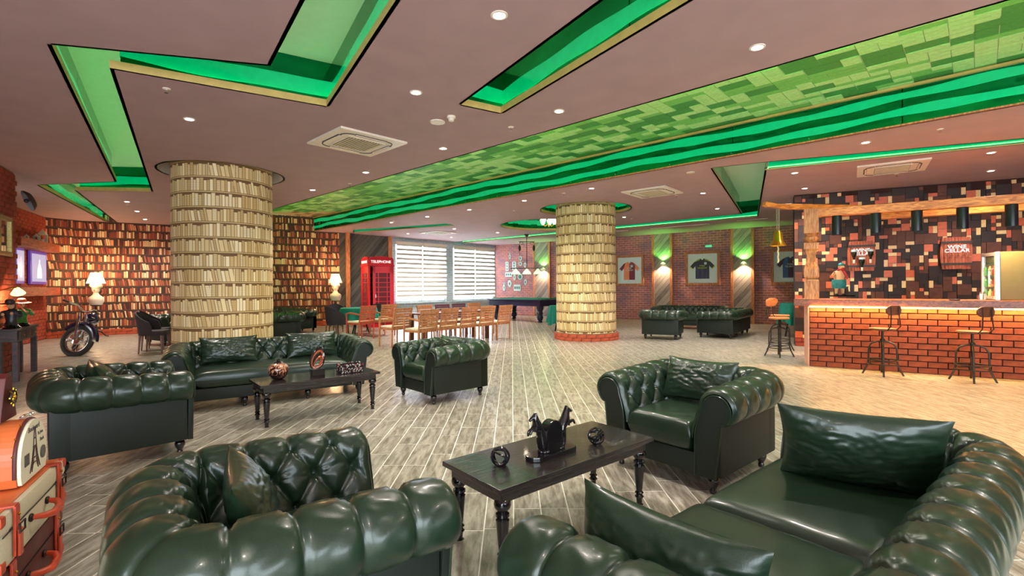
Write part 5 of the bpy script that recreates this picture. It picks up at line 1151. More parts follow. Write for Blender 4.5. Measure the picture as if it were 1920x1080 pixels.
# ================================================================ mosaic wall behind the bar
M_mA = mat('mosaic_dark', srgb(40, 20, 12), .6, var=.35, scale=9, bmp=.003); M_mB = mat('mosaic_brown', srgb(92, 46, 26), .6, var=.25, scale=12, bmp=.003); M_mC = mat('mosaic_red', srgb(206, 92, 46), .4, var=.15, scale=14); M_mD = mat('mosaic_cream', srgb(232, 190, 128), .4, var=.1, scale=14)
mw = bpy.data.objects['wall_right_mosaic']; dm = (Vector(MW1) - Vector(MW0)).normalized(); nm = Vector((dm.y, -dm.x)); rzm = math.atan2(dm.y, dm.x)
cl = .072; mt4 = [M_mA, M_mB, M_mC, M_mD]; Wm = int(4.9 / cl); Hm = int((CEIL - .18) / cl) + 1
pk = rect_pack(Wm, Hm, 21, [(3, 3, 1.5, 0), (3, 3, .7, 1), (3, 2, .9, 0), (2, 2, 1.1, 1), (2, 2, 1.5, 2), (1, 1, 3.2, 3), (1, 2, 2.6, 3), (2, 1, 2.0, 3), (2, 1, .9, 2), (3, 1, .7, 0), (2, 3, .8, 1), (2, 2, .9, 0), (1, 1, .5, 2), (1, 2, .5, 1)], True)
rest = [MB() for _ in range(4)]; pk = [q for q in pk]; pk.sort(key=lambda q: -(q[2] * q[3]) - (2 if q[4] > 1 else 0) + (50 if (q[1] * cl < .95) else 0)); cnt = 0
for (x, y, w_, h_, ci) in pk:
    th = .012 + .010 * ((x * 7 + y * 3) % 3); s = (x + w_ / 2) * cl; z = .18 + (y + h_ / 2) * cl; p = Vector(MW0) + dm * s + nm * th / 2
    if z + h_ * cl / 2 > CEIL + .02: continue
    if px_of(p) < 1990 and cnt < 300 and y * cl > .8:
        o = obj('tile', MB().box((0, 0, 0), (w_ * cl - .005, th, h_ * cl - .005)), mt4[ci], mw, loc=(p.x, p.y, z)); o.rotation_euler = (0, 0, rzm); cnt += 1
    else: rest[ci].box((p.x, p.y, z), (w_ * cl - .005, th, h_ * cl - .005), rzm)
for ci in range(4):
    if rest[ci].v: obj('tiles', rest[ci], mt4[ci], mw, kind='stuff')
brickface(mw, MW0, Vector(MW0) + dm * 2, 0, .17, .25, .088, M_brick2, 8, .01)
# ================================================================ bar
BF0, BF1 = Vector((4.906, 8.131)), Vector((9.2, 5.565)); db = (BF1 - BF0).normalized(); nb_ = Vector((db.y, -db.x)); rzb = math.atan2(db.y, db.x)
t = thing('bar_counter', 'long brick fronted bar with a wooden top lit by an amber strip under its edge', 'bar', (BF0.x, BF0.y, 0), 0)
L0 = lambda p: (p[0] - BF0.x, p[1] - BF0.y)
back = [L0(BF0), L0(BF1), L0(BF1 - nb_ * .55), L0(Vector((5.10, 8.56)))]
obj('core', MB().prism(back, 0, .985), M_mortdark, t)
bt = bpy.data.objects.new('tmp_b', None)
def brickface_local(parent, a, b, origin, **k):
    n0 = set(o.name for o in parent.children); brickface(parent, a, b, **k)
    for o in parent.children:
        if o.name not in n0: o.location = (o.location.x - origin[0], o.location.y - origin[1], o.location.z)
M_brickB = mat('brick_bar', srgb(132, 60, 34), .8, var=.35, scale=9, bmp=.010)
brickface_local(t, BF0, BF1, BF0, z0=.0, z1=.985, bw=.232, rh=.0895, m=M_brickB, seed=5, off=.012, limit=260, gap=.013)
obj('end_face', MB().prism([L0(BF0), L0(Vector((5.10, 8.56))), L0(Vector((5.08, 8.57))), L0(BF0 - db * .02)], 0, .985), mat('pale_lit_corner', srgb(232, 170, 150), .7), t)  # brightly lit end edge put into a pale colour
top = [L0(Vector((4.70, 8.22))), L0(BF1 + nb_ * .15), L0(BF1 - nb_ * .62), L0(Vector((5.12, 8.82)))]
obj('worktop', MB().prism(top, .99, 1.10), wood('bar_top_wood', srgb(96, 44, 26), srgb(150, 80, 46), .35, 3, (2, 10, 10)), t, bev=.008)
M_amber = mat('amber_led', (1, .7, .3), .5, em=(1, .56, .12), es=22)
a, b = BF0 + nb_ * .07, BF1 + nb_ * .07; obj('led_strip', MB().tube([(a.x - BF0.x, a.y - BF0.y, .98), (b.x - BF0.x, b.y - BF0.y, .98)], .009, 5), M_amber, t)
cb = (BF0 + BF1) / 2 + nb_ * .09; la_ = area('amber_strip_light', (cb.x, cb.y, .975), (0, 0, rzb), (BF1 - BF0).length, .03, AMB, (1, .52, .14)); la_.data.spread = math.radians(170)
# post, beams
PO = Vector((4.97, 8.17)); t = thing('bar_post', 'turned square wooden post standing on the left end of the bar', 'post', (PO.x, PO.y, 1.10), rzb)
def sq(prof, w_): return MB().lathe([(r * 1.414, z) for r, z in prof], 4, M=Matrix.Rotation(PI / 4, 4, 'Z'))
obj('lower_block', sq([(.105, 0), (.105, .30), (.09, .33)], 1), M_oakv, t); obj('middle_block', sq([(.09, .34), (.105, .37), (.105, .50), (.075, .62), (.06, .72), (.08, .80), (.105, .83), (.105, .93)], 1), M_oakv, t)
obj('turned_ring', MB().lathe([(.07, .93), (.085, .95), (.11, .985), (.11, 1.02), (.08, 1.05), (.085, 1.07), (.105, 1.09)], 24), M_oakv, t, sm=True); obj('upper_block', sq([(.105, 1.09), (.105, 1.485)], 1), M_oakv, t)
def vbeam(name, label, a, b, z0, z1, w_, m): return beamlike(name, label, (a.x, a.y), (b.x, b.y), z0, z1, w_, m)
T2_ = T; T = lambda P: (P[0], P[1])
vbeam('bar_beam', 'honey coloured front beam over the bar holding black tube lamps', PO + nb_ * .0, PO + db * 5.0, 2.455, 2.585, .16, M_oak)
vbeam('bar_beam', 'honey coloured rear beam parallel behind the front one over the bar', PO + db * .9 - nb_ * .95, PO + db * 5.2 - nb_ * .95, 2.455, 2.585, .14, M_oak)
ar = thing('carved_beam', 'carved wooden arm on top of the post reaching left to hold the bell', 'beam', (4.97, 8.17, 2.585), math.atan2(.23, 1.65))
prof = [(-.86, .055), (-.80, .03), (-.72, .035), (-.6, .01), (-.45, .0), (.9, .0), (.9, .085), (-.45, .085), (-.6, .075), (-.75, .10), (-.84, .115)]
obj('arm', MB().prism(prof, -.045, .045, Matrix(((1, 0, 0, 0), (0, 0, 1, 0), (0, 1, 0, .001), (0, 0, 0, 1)))), M_oak, ar, bev=.006)
# bell
bp = Vector((4.37, 8.08)); t = thing('bell', 'brass bell on a chain with a rope, hanging at the left of the bar', 'bell', (bp.x, bp.y, 0))
ch = MB()
for k in range(15):
    z = 2.67 - .012 - k * .030
    for dx in (-.018, .018): ch.tube([(dx + (.009 * math.cos(a) if k % 2 else 0), (0 if k % 2 else .009 * math.cos(a)), z + .02 * math.sin(a)) for a in [2 * PI * i / 8 for i in range(8)]], .0035, 4, True)
obj('chain', ch, M_steel, t); obj('bell_cup', MB().lathe([(.02, 2.23), (.05, 2.22), (.065, 2.18), (.075, 2.08), (.105, 2.02), (.128, 1.985), (.122, 1.98), (.07, 2.06), (.0, 2.1)], 28, cap=False), M_brass, t, sm=True)
obj('crown', MB().tube([(.02 * math.cos(a), 0, 2.245 + .02 * math.sin(a)) for a in [2 * PI * i / 10 for i in range(10)]], .006, 5, True), M_brass, t)
obj('rope', MB().tube([(.006 * math.sin(k * 1.4), .006 * math.cos(k * 1.4), 2.05 - k * .02) for k in range(18)], .012, 6), mat('rope', srgb(226, 205, 160), .9), t, sm=True); obj('clapper', MB().ball((0, 0, 1.99), .02, 8, 6), M_brass, t)
for k, x in enumerate((1570, 1643, 1720, 1805.5, 1897.5)):
    kx = (x - 960) / FPX; Y = (PO.x * db.y - PO.y * db.x) / (kx * db.y - db.x); lab = 'black tube lamp under the front bar beam, ' + ['first from the left post', 'second from the left post', 'middle one of five', 'second from the right', 'rightmost'][k]
    t = thing('tube_lamp', lab, 'pendant lamp', (kx * Y, Y, 2.455), 0, 'black tube lamps over the bar')
    obj('tube', MB().lathe([(.068, 0), (.070, -.01), (.070, -.31), (.062, -.31), (.06, -.03), (0, -.03)], 24, cap=False), mat('blue_black_paint', (.006, .010, .016), .3), t, sm=True); obj('bulb', MB().ball((0, 0, -.2), .03, 10, 8), M_bulb, t)
    lt = bpy.data.lights.new('glow', 'SPOT'); lt.energy = 55 * BPW; lt.color = (1, .60, .28); lt.spot_size = math.radians(130); lt.spot_blend = .6; lt.shadow_soft_size = .05; o = bpy.data.objects.new('glow', lt); COL.objects.link(o); o.parent = t; o.location = (0, 0, -.32)
# barrel signs
def mwp(px, py, off=.04): return pw(px, py, MW0, MW1, off)
M_barrel = wood('barrel_wood', srgb(150, 66, 40), srgb(206, 110, 74), .6, 4, (14, 14, 1.4)); M_hoop = mat('dark_hoop', (.03, .02, .015), .5)
for x0, x1, y0, y1, lab, bot in [(1588, 1641, 452.5, 508, 'wooden half barrel wine sign with bottles hung on it, left one', True), (1761, 1822, 445, 504.5, 'wooden half barrel wine sign without bottles, right one', False)]:
    P = mwp((x0 + x1) / 2, (y0 + y1) / 2); W_ = (mwp(x1, 480) - mwp(x0, 480)).xy.length; H_ = (y1 - y0) / FPX * P.y
    t = thing('barrel_sign', lab, 'sign', P, rzm, 'barrel signs on the mosaic wall'); n = 9
    for k in range(n):
        u = (k + .5) / n * 2 - 1; wd = W_ / n
        def wx(z, uu): return uu * W_ / 2 * (1 - .13 * (abs(z) / (H_ / 2)) ** 2)
        zs = [-H_ / 2 + H_ * i / 8 for i in range(9)]; e0, e1 = u - 1 / n, u + 1 / n
        poly = [(wx(z, e0) + .002, z) for z in zs] + [(wx(z, e1) - .002, z) for z in zs[::-1]]
        dp = .05 * (1 - u * u) ** .5
        obj('stave', MB().prism(poly, 0, .02 + dp, Matrix(((1, 0, 0, 0), (0, 0, -1, 0), (0, 1, 0, 0), (0, 0, 0, 1)))), M_barrel, t)
    for z in (-.34, .34): obj('hoop', MB().prism([(-W_ * .485, z * H_ - .02), (W_ * .485, z * H_ - .02), (W_ * .485, z * H_ + .02), (-W_ * .485, z * H_ + .02)], 0, .078, Matrix(((1, 0, 0, 0), (0, 0, -1, 0), (0, 1, 0, 0), (0, 0, 0, 1)))), M_hoop, t)
    for z, wd in ((.19, 'WINE'), (.07, 'CELLAR')): text('lettering', wd, H_ * .155, M_wlet, t, Matrix.Translation((0, -.082, z * H_)) @ Matrix.Rotation(PI / 2, 4, 'X') @ Matrix.Diagonal((1.15, 1, 1, 1)))
    for k, (sx, sz) in enumerate([(-.3, .1), (.28, .1), (-.02, -.16)] if bot else []):
        bo = thing('wine_bottle', 'dark wine bottle hung neck down on the left barrel sign, ' + ['left', 'right', 'middle lower one'][k], 'bottle', P + Vector((dm.x * sx * W_, dm.y * sx * W_, sz * H_)) + Vector((nm.x, nm.y, 0)) * .16, rzm, 'bottles on the left barrel sign')
        s = H_ * .30; obj('glass', MB().lathe([(.018, -s), (.02, -.55 * s), (.05, -.2 * s), (.052, .35 * s), (.04, .38 * s)], 16), mat('dark_bottle', (.01, .02, .012), .1, coat=.5), bo, sm=True); obj('cap', MB().lathe([(.022, -1.15 * s), (.022, -.75 * s)], 12), M_cream, bo); obj('label', MB().lathe([(.054, .12 * s), (.054, .36 * s)], 16, cap=False), M_plate, bo)
    for k in range(5 if not bot else 0):
        x = (k - 2) * W_ * .18; obj('iron_loop', MB().tube([(x + .03 * math.sin(a * 1.0), -.085, -.04 * H_ - .12 * H_ * a / 6 + .015 * math.cos(2 * a)) for a in [i * .5 for i in range(14)]], .003, 4), M_hoop, t)
# fridge on the counter
t = thing('drinks_fridge', 'small steel framed glass door drinks fridge with olive side, right end of the bar', 'fridge', (7.05, 7.14, 1.102), math.atan2(-.2, .44))
# local x = along olive side (0..), local y = depth along door
hF = .70; obj('body', MB().box((.34, .24, hF / 2), (.62, .46, hF)), mat('olive_panel', srgb(104, 98, 60), .6, var=.04), t, bev=.006)
for bx in ((.24, .03, .46, .05), (.24, hF - .03, .46, .05), (.03, hF / 2, .05, hF), (.45, hF / 2, .05, hF)): obj('door_frame', MB().box((0, bx[0], bx[1]), (.05, bx[2], bx[3])), mat('pale_steel', (.7, .72, .72), .25, metal=.6), t, bev=.004)
obj('door_glass', MB().box((.0, .24, hF / 2), (.012, .38, hF - .1)), mat('fridge_glass', (.05, .09, .06), .05, coat=.6), t)
obj('gasket', MB().box((.045, .24, hF / 2), (.03, .44, hF - .02)), M_dark, t); obj('handle', MB().tube([(-.03, .07, .2), (-.075, .07, .24), (-.075, .07, .42), (-.03, .07, .46)], .012, 6), M_chrome, t)
for k in range(3): obj('shelf', MB().box((-.008, .24, .17 + k * .17), (.004, .36, .012)), M_steel, t)
M_bcol = [mat('bottle_c%d' % i, c, .2) for i, c in enumerate([(.4, .05, .03), (.5, .42, .2), (.05, .25, .1)])]
for k in range(9): obj('stored_bottle', MB().lathe([(.022, 0), (.022, .09), (.009, .12), (.009, .14)], 8, (-.007, .1 + .13 * (k % 3), .02 + .17 * (k // 3))), M_bcol[k % 3], t)
# napkin holder and small things on the counter near the fridge
pn = pt(1843, 562, 1.1); t = thing('napkin_holder', 'small steel holder on the counter left of the drinks fridge', 'holder', (pn.x, pn.y, 1.101), .4)
for s in (-1, 1): obj('wire_side', MB().tube([(-.06, s * .03, 0), (-.03, s * .02, .11), (.03, s * .02, .11), (.06, s * .03, 0)], .005, 5), M_chrome, t)
obj('napkins', MB().box((0, 0, .045), (.09, .03, .085)), M_plate, t)
for px, l in ((1790, 'flat dark tray on the counter left of the fridge'),):
    q = pt(px, 563, 1.1); q = Vector((q.x, q.y)) ; t = thing('tray', l, 'tray', (q.x, q.y, 1.101)); obj('dish', MB().lathe([(.05, 0), (.07, .012), (.065, .014), (.045, .006)], 18), M_dark, t, sm=True)
# ================================================================ statue on the bar
sp_ = pt(1574, 556, 1.1); sp_.z = 1.101
M_skin = mat('painted_skin', srgb(226, 170, 120), .5, var=.08); M_scarf = mat('statue_red', srgb(176, 30, 34), .5); M_tq = mat('statue_teal', srgb(30, 120, 116), .5, var=.25, scale=30)
q = pt(1570, 557, 1.1); t = thing('chef_statue', 'painted figurine of a stout bare-chested man with teal headscarf and red scarf, on the bar', 'statue', (sp_.x, sp_.y, 1.101), -.1, sc=1.15)
obj('plinth', MB().box((.03, 0, .012), (.34, .2, .024)), M_black, t, bev=.005)
V = [(-.01, 0, .33, .075), (-.01, -.005, .26, .085), (0, 0, .40, .06), (.02, -.01, .45, .03), (-.075, 0, .41, .028), (-.13, -.03, .36, .022), (-.115, -.07, .40, .018), (-.13, -.09, .43, .016), (.085, -.01, .40, .028), (.11, -.03, .33, .022), (.06, -.08, .30, .018), (-.045, 0, .19, .045), (-.05, 0, .12, .032), (-.055, .0, .05, .024), (-.06, -.03, .034, .020), (.035, 0, .19, .045), (.045, -.01, .12, .032), (.05, 0, .05, .024), (.055, -.035, .034, .020)]
E_ = [(0, 1), (0, 2), (2, 3), (2, 4), (4, 5), (5, 6), (6, 7), (2, 8), (8, 9), (9, 10), (1, 11), (11, 12), (12, 13), (13, 14), (1, 15), (15, 16), (16, 17), (17, 18)]
bd = skin('body', (V, E_), M_skin, t)
obj('head', MB().ball((.025, -.015, .51), (.045, .048, .055), 16, 12), M_skin, bd, sm=True); obj('nose', MB().ball((.04, -.065, .505), (.012, .016, .014), 8, 6), M_skin, bd, sm=True); obj('moustache', MB().ball((.04, -.06, .488), (.026, .012, .006), 8, 6), mat('moustache', (.08, .03, .015), .6), bd)
for s in (-1, 1): obj('eye', MB().ball((.036 + s * .018, -.058, .525), (.006, .004, .005), 6, 5), M_dark, bd); obj('ear', MB().ball((.025 + s * .046, -.01, .505), (.008, .012, .016), 6, 5), M_skin, bd)
obj('headscarf', MB().lathe([(.05, .525), (.054, .54), (.045, .565), (.02, .58), (0, .582)], 18, (.022, -.008, 0)), M_tq, t, sm=True)
obj('neck_scarf', MB().tube([(.02 + .055 * math.cos(a), -.01 + .05 * math.sin(a), .45 - .02 * math.sin(a)) for a in [2 * PI * k / 16 for k in range(16)]], .016, 8, True).tube([(.03, -.07, .44), (.06, -.1, .36), (.075, -.1, .30)], [.018, .022, .008], 8), M_scarf, t, sm=True)
obj('shorts', MB().lathe([(.10, .14), (.112, .2), (.112, .26), (.10, .29)], 20, (-.008, 0, 0), M=Matrix.Diagonal((1, .85, 1, 1))), M_tq, t, sm=True)
for s, c in ((-.058, -.03), (.052, -.035)): obj('shoe', MB().ball((s, c, .034), (.025, .045, .018), 10, 6), M_dark, t, sm=True)
obj('tree_stump', MB().lathe([(.05, .02), (.04, .08), (.03, .14), (.035, .17)], 12, (.13, .04, 0)), mat('stump', (.06, .03, .02), .8, var=.4, scale=20, bmp=.02), t, sm=True)
for k in range(3): obj('serving_tray', MB().lathe([(.05, .452), (.055, .456)], 16, (-.135, -.09, 0)), mat('tray_wood', srgb(190, 120, 70), .5), t) if k == 0 else None
# ================================================================ stools
def stool(name, label, seatm, loc, rz, h=.66):
    t = thing(name, label, 'bar stool', (loc[0], loc[1], 0), rz, 'industrial bar stools')
    obj('seat', MB().lathe([(.0, h), (.165, h), (.175, h + .012), (.17, h + .03), (0, h + .03)], 28), seatm, t, sm=True); obj('screw', MB().tube([(0, 0, h), (0, 0, h - .32)], .017, 10), M_iron, t); obj('collar', MB().lathe([(.02, h - .16), (.035, h - .155), (.03, h - .13), (.02, h - .125)], 12), M_iron, t)
    for k in range(4):
        a = PI / 4 + k * PI / 2; c, s = math.cos(a), math.sin(a); P = [(.0, h - .165), (.07, h - .17), (.135, h - .20), (.165, h - .26), (.17, h - .36), (.17, .20), (.19, .12), (.245, 0)]
        obj('leg', MB().tube([(r * c, r * s, z) for r, z in P], .0125, 8), M_iron, t, sm=True)
    for z in (.225, .165): obj('foot_ring', MB().tube([(.185 * math.cos(a), .185 * math.sin(a), z) for a in [2 * PI * k / 36 for k in range(36)]], .009, 6, True), M_iron, t, sm=True)
    for s in (-1, 1): obj('back_rod', MB().tube([(s * .075, .05, h - .005), (s * .08, .15, h + .01), (s * .085, .205, h + .07), (s * .07, .20, h + .22), (s * .07, .195, h + .36)], .009, 8), M_iron, t, sm=True)
    bk = MB(); n = 28; Rb = .30
    poly = [(.10 * math.copysign(1, math.cos(a)) * (.55) + .075 * math.cos(a), .072 * math.sin(a)) for a in [2 * PI * (k + .5) / n for k in range(n)]]
    for y in (.185, .207): bk.v += [(x, y - 1.2 * x * x * 1, h + .30 + z) for x, z in poly]
    bk.f = [tuple(range(n - 1, -1, -1)), tuple(range(n, 2 * n))] + [(i, (i + 1) % n, n + (i + 1) % n, n + i) for i in range(n)]
    obj('backrest', bk, seatm, t, bev=.004); return t
M_sd = wood('dark_stool_wood', srgb(70, 34, 24), srgb(110, 60, 42), .5); M_sl = wood('light_stool_wood', srgb(170, 96, 50), srgb(220, 140, 84), .45)
a_, b_ = pt(1657, 703), pt(1826, 715)
stool('bar_stool', 'dark metal bar stool before the bar, left one of the pair', M_sd, (a_.x, a_.y + .02), face_rz(-.19, .98))
stool('bar_stool', 'dark metal bar stool before the bar, right one of the pair', M_sd, (b_.x, b_.y + .02), face_rz(-.1, .99))
a_, b_ = pt(1461, 668), pt(1474, 660)
stool('bar_stool', 'honey wood bar stool standing left of the bar, nearer one', M_sl, (a_.x, a_.y), face_rz(.34, -.94), .70); stool('bar_stool', 'honey wood bar stool left of the bar, behind the nearer one', M_sl, (b_.x + .02, b_.y + .25), face_rz(.34, -.94), .70)
tc3 = cpos(1487, 1487, 12.6); rtable('small dark legged table under the teal cloth behind the bar stools', (tc3[0], 12.6), .3, .86, M_velvet); cloth('tablecloth', 'teal cloth on the small table behind the stools, left of the mosaic wall', (tc3[0], 12.6), .3, .865, M_teal, 5, drop=.5, folds=9)
# ================================================================ console with figurines
dN = Vector((-7.2, 7.2)); dF = Vector((-7.88, 8.2)); dl = (dF - dN).normalized(); c0 = (dN + dF) / 2; nn_ = Vector((-dl.y, dl.x)); nn_ = nn_ if nn_.x < 0 else -nn_
Mcon = wood('console_wood', (.012, .006, .005), srgb(74, 28, 26), .45, 3, (8, 1.5, 8), coat=.05)
cc = c0 + nn_ * .14; t = thing('console_table', 'dark wooden console table with small drawers standing against the brick pier', 'console table', (cc.x, cc.y, 0), math.atan2(dl.y, dl.x)); Lc = (dF - dN).length
yf = 1 if Vector((-dl.y, dl.x)).dot(nn_) > 0 else -1
obj('tabletop', MB().box((0, 0, .755), (Lc, .28, .03)), Mcon, t, bev=.004); obj('carcass', MB().box((0, 0, .66), (Lc - .02, .22, .16)), Mcon, t, bev=.004)
for k in range(3):
    d_ = obj('drawer', MB().box(((k - 1) * Lc * .29, -yf * .118, .665), (Lc * .26, .02, .12)), Mcon, t, bev=.004); obj('knob', MB().ball(((k - 1) * Lc * .29, -yf * .135, .665), .012, 8, 6), M_brass, d_)
for sx in (-1, 1):
    for sy in (-1, 1): obj('leg', MB().box((sx * (Lc / 2 - .05), sy * .085, .29), (.085, .07, .58)), Mcon, t, bev=.004)
def figurine(name, label, px, Y, main, hatm, flute, rz, s=1.):
    c = dN + dl * px + nn_ * .12; t = thing(name, label, 'figurine', (c.x, c.y, .771), rz, sc=s)
    obj('base', MB().lathe([(.10, 0), (.11, .02), (.08, .05), (.06, .07)], 16), M_black, t, sm=True)
    V = [(0, 0, .12, .07), (0, 0, .22, .085), (0, 0, .28, .05), (.0, -.01, .315, .028), (-.10, 0, .25, .035), (-.13, -.06, .17, .03), (-.05, -.14, .22, .022), (.10, 0, .25, .035), (.13, -.07, .18, .03), (.07, -.15, .24, .022), (0, 0, .055, .055)]
    skin('torso', (V, [(0, 1), (1, 2), (2, 3), (1, 4), (4, 5), (5, 6), (1, 7), (7, 8), (8, 9), (0, 10)]), main, t)
    h = obj('head', MB().ball((0, -.02, .36), (.045, .05, .058), 14, 10), M_skin, t, sm=True); obj('nose', MB().ball((0, -.07, .355), (.01, .014, .012), 6, 5), M_skin, h)
    for sg in (-1, 1): obj('eye', MB().ball((sg * .018, -.064, .37), (.006, .005, .005), 6, 5), M_dark, h)
    obj('hat', MB().lathe([(.115, .39), (.12, .395), (.06, .405), (.058, .44), (.04, .46), (0, .465)], 20, (0, .0, 0), M=Matrix.Rotation(.1, 4, 'X')), hatm, t, sm=True); obj('hair', MB().ball((0, .02, .34), (.05, .04, .06), 10, 8), hatm, h, sm=True)
    for sg in (-1, 1): obj('hand', MB().ball((sg * .05, -.155, .24 if sg > 0 else .225), (.02, .02, .024), 8, 6), M_skin, t, sm=True)
    if flute: obj('flute', MB().tube([(-.02, -.075, .335), (.02, -.26, .25)], [.008, .011], 8), M_cream, t)
figurine('musician_figurine', 'painted flute player figurine in green jacket and pink hat on the console', .72, 0, mat('fig_green', srgb(70, 150, 70), .35, var=.3, scale=30), mat('fig_pink', srgb(196, 90, 76), .5), True, .9, .95)
figurine('musician_figurine', 'dark figurine with wide hat left of the flute player on the console', .16, 0, mat('fig_dark', (.03, .03, .035), .35, var=.5), mat('fig_hat', (.05, .02, .015), .5), False, .5, .95)
# ================================================================ suitcases
M_tan = mat('suitcase_canvas', srgb(200, 190, 160), .7, var=.08, scale=120, bmp=.002); M_org = mat('suitcase_leather', srgb(206, 104, 52), .45, var=.14, scale=8, bmp=.003); M_strap = mat('strap_leather', srgb(184, 62, 30), .35, var=.2, scale=20); M_maroon = mat('maroon_leather', srgb(84, 24, 22), .5, var=.25, scale=14, bmp=.003)
A_ = Vector((-2.32, 2.55)); dS = Vector((.34, -.62)).normalized(); nS = Vector((.877, .48)); Lc = .78; Wc = .50
cs = A_ + dS * Lc / 2 - nS * Wc / 2
def suitcase(label, z0, h, body, topm, x_off=0):
    t = thing('suitcase', label, 'suitcase', (cs.x - nS.x * x_off, cs.y - nS.y * x_off, z0), math.atan2(dS.y, dS.x), 'stacked vintage suitcases')
    # local x along the long side (towards the camera), the seen face at local +y
    obj('lower_shell', MB().box((0, 0, h * .31), (Lc, Wc, h * .62)), body, t, bev=.018, sm=True); obj('lid', MB().box((0, 0, h * .815), (Lc + .004, Wc + .004, h * .37)), body, t, bev=.02, sm=True)
    obj('top_panel', MB().box((0, 0, h + .002), (Lc - .04, Wc - .04, .006)), topm, t, bev=.002)
    for sx in (-1, 1):
        s_ = obj('strap', MB().box((sx * Lc * .34, 0, h + .007), (.045, Wc + .02, .008)), M_strap, t, bev=.002)
        obj('strap_front', MB().box((sx * Lc * .34, Wc / 2 + .008, h * .56), (.045, .010, h * .92)), M_strap, s_, bev=.003)
        obj('strap_tongue', MB().box((sx * Lc * .34, Wc / 2 + .02, h * .34), (.035, .010, h * .5)), M_strap, s_, bev=.004)
        obj('buckle', MB().tube([(sx * Lc * .34 + a, Wc / 2 + .026, h * .62 + b) for a, b in ((-.026, -.018), (.026, -.018), (.026, .018), (-.026, .018))], .004, 5, True), M_iron, s_)
        obj('rivet', MB().ball((sx * Lc * .34, Wc / 2 + .016, h * .86), .006, 6, 5), M_brass, s_)
        for z in (0, h): obj('corner_guard', MB().box((sx * (Lc / 2 - .02), Wc / 2 - .02, abs(z - .02)), (.05, .05, .045)), M_strap, t, bev=.012, sm=True)
    obj('handle', MB().tube([(-.10, Wc / 2 + .01, h * .48), (-.085, Wc / 2 + .045, h * .46), (-.04, Wc / 2 + .065, h * .42), (.04, Wc / 2 + .065, h * .42), (.085, Wc / 2 + .045, h * .46), (.10, Wc / 2 + .01, h * .48)], [.010, .014, .016, .016, .014, .010], 10), M_strap, t, sm=True)
    for s in (-1, 1): obj('handle_ring', MB().ball((s * .10, Wc / 2 + .006, h * .48), (.018, .010, .018), 8, 6), M_iron, t)
    obj('seam', MB().box((0, Wc / 2 + .001, h * .63), (Lc - .03, .004, .004)), M_dark, t)
    return t
suitcase('dark maroon leather suitcase at the bottom of the stack on the left', 0, .25, M_maroon, M_maroon, .01); suitcase('beige canvas suitcase with orange leather top and red straps on the stack', .262, .215, M_tan, M_org)
# round-topped box with tower picture
zb_ = .49; c1 = A_ + dS * .30 - nS * .15
t = thing('hat_box', 'orange round-topped case with a cream end picturing a lattice tower', 'case', (c1.x, c1.y, zb_), math.atan2(dS.y, dS.x))
Dp = [(-.15, 0), (.15, 0), (.165, .04)] + [(.165 * math.cos(a), .10 + .165 * math.sin(a)) for a in [PI * k / 20 for k in range(21)]] + [(-.165, .04)]
XZ = lambda y: Matrix(((1, 0, 0, 0), (0, 0, 1, y), (0, 1, 0, 0), (0, 0, 0, 1)))
obj('case_body', MB().prism(Dp, -.20, .10, XZ(0)), M_org, t, bev=.004); obj('end_disc', MB().prism([(x * .97, .004 + z * .97) for x, z in Dp], .10, .115, XZ(0)), mat('cream_print', srgb(226, 220, 192), .6, var=.03), t, bev=.003)
for y in (.095, -.0): obj('rim_band', MB().tube([(x, y, z) for x, z in Dp[2:-1]], .007, 6), M_maroon, t, sm=True)
for k in range(7): a = PI * (k + .5) / 7; obj('rivet', MB().ball((.17 * math.cos(a), .09, .10 + .17 * math.sin(a)), .005, 6, 4), M_brass, t)
tw = MB(); yT = .117
def ln(x0, z0, x1, z1, r=.0018): tw.tube([(x0, yT, z0), (x1, yT, z1)], r, 4)
for s in (-1, 1): ln(s * .062, .03, s * .034, .085); ln(s * .034, .085, s * .018, .14); ln(s * .018, .14, s * .004, .225); ln(s * .04, .03, s * .018, .08); ln(s * .018, .09, s * .006, .14)
for z, w_ in ((.088, .036), (.14, .02), (.175, .012)): ln(-w_, z, w_, z, .0024)
for k in range(5): ln(-.055 + k * .006, .04 + k * .009, -.03 + k * .004, .05 + k * .009, .0012); ln(.055 - k * .006, .04 + k * .009, .03 - k * .004, .05 + k * .009, .0012)
tw.tube([(.032 * math.cos(a), yT, .045 + .022 * math.sin(a)) for a in [PI * k / 10 for k in range(11)]], .002, 4)
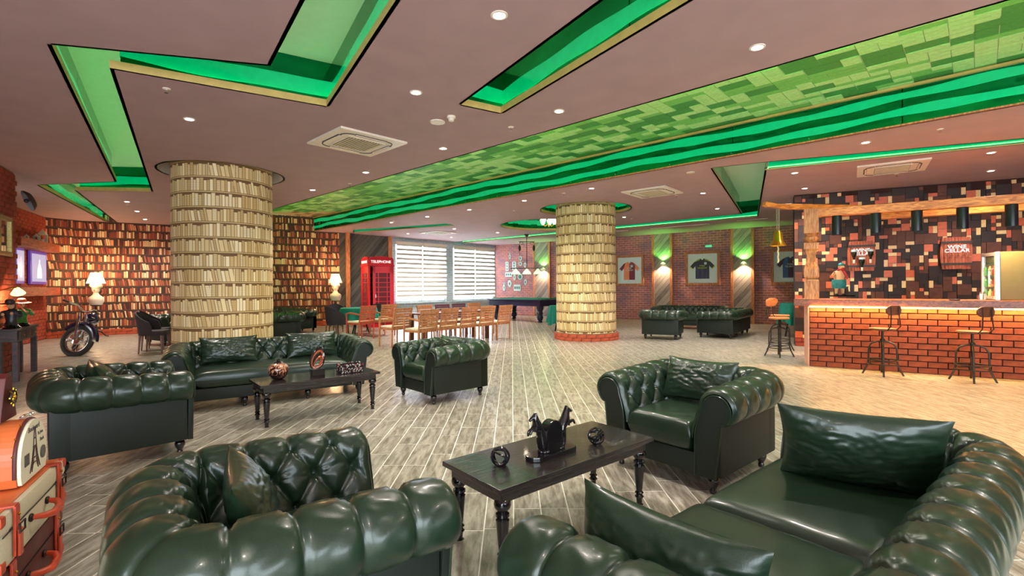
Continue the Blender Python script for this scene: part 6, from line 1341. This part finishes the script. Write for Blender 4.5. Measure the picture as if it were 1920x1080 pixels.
obj('tower_drawing', tw, mat('sepia_ink', srgb(70, 40, 40), .7), t)
FX = Matrix.Rotation(PI, 4, 'Z') @ Matrix.Rotation(PI / 2, 4, 'X')
M_ink = mat('grey_ink', srgb(90, 86, 80), .7)
text('script_lettering', 'Boulevard', .034, M_ink, t, Matrix.Translation((.01, yT, .225)) @ FX, ext=.0006); text('script_lettering', 'St. Jean', .022, M_ink, t, Matrix.Translation((-.07, yT, .185)) @ FX, ext=.0006); text('script_lettering', 'Paris', .026, M_ink, t, Matrix.Translation((-.09, yT, .15)) @ FX, ext=.0006)
obj('stamp', MB().lathe([(.03, 0), (.03, .002)], 16, M=Matrix.Translation((-.10, yT + .001, .085)) @ Matrix.Rotation(-PI / 2, 4, 'X')), M_ink, t); obj('building_drawing', MB().box((.095, yT, .1), (.05, .002, .05)), M_ink, t)
# wooden house with a wheel on top of the round case
c2_ = c1 + nS * .0; t = thing('wheel_ornament', 'brown wooden gabled ornament with a small ship wheel, cut by the left edge', 'ornament', (c2_.x, c2_.y, zb_ + .272), math.atan2(dS.y, dS.x))
obj('body', MB().prism([(-.09, 0), (.09, 0), (.06, .10), (.03, .19), (.0, .21), (-.03, .19), (-.06, .10)], -.05, .03, XZ(0)), M_maroon, t, bev=.004)
obj('wheel_rim', MB().tube([(.028 * math.cos(a), .045, .10 + .028 * math.sin(a)) for a in [2 * PI * k / 20 for k in range(20)]], .005, 6, True), M_iron, t); 
for k in range(4): a = PI * k / 4; obj('spoke', MB().tube([(-.042 * math.cos(a), .045, .10 - .042 * math.sin(a)), (.042 * math.cos(a), .045, .10 + .042 * math.sin(a))], .0035, 5), M_brass, t)
obj('hub', MB().ball((0, .047, .10), .009, 8, 6), M_brass, t); obj('wire_coil', MB().tube([(.0 + .05 * math.cos(k * .7), .09 + .012 * math.sin(k * 1.9), .006 + .004 * (k % 3)) for k in range(26)], .0035, 5), M_chrome, t)
for o in bpy.data.objects:
    if o.name == 'tmp_b': bpy.data.objects.remove(o)
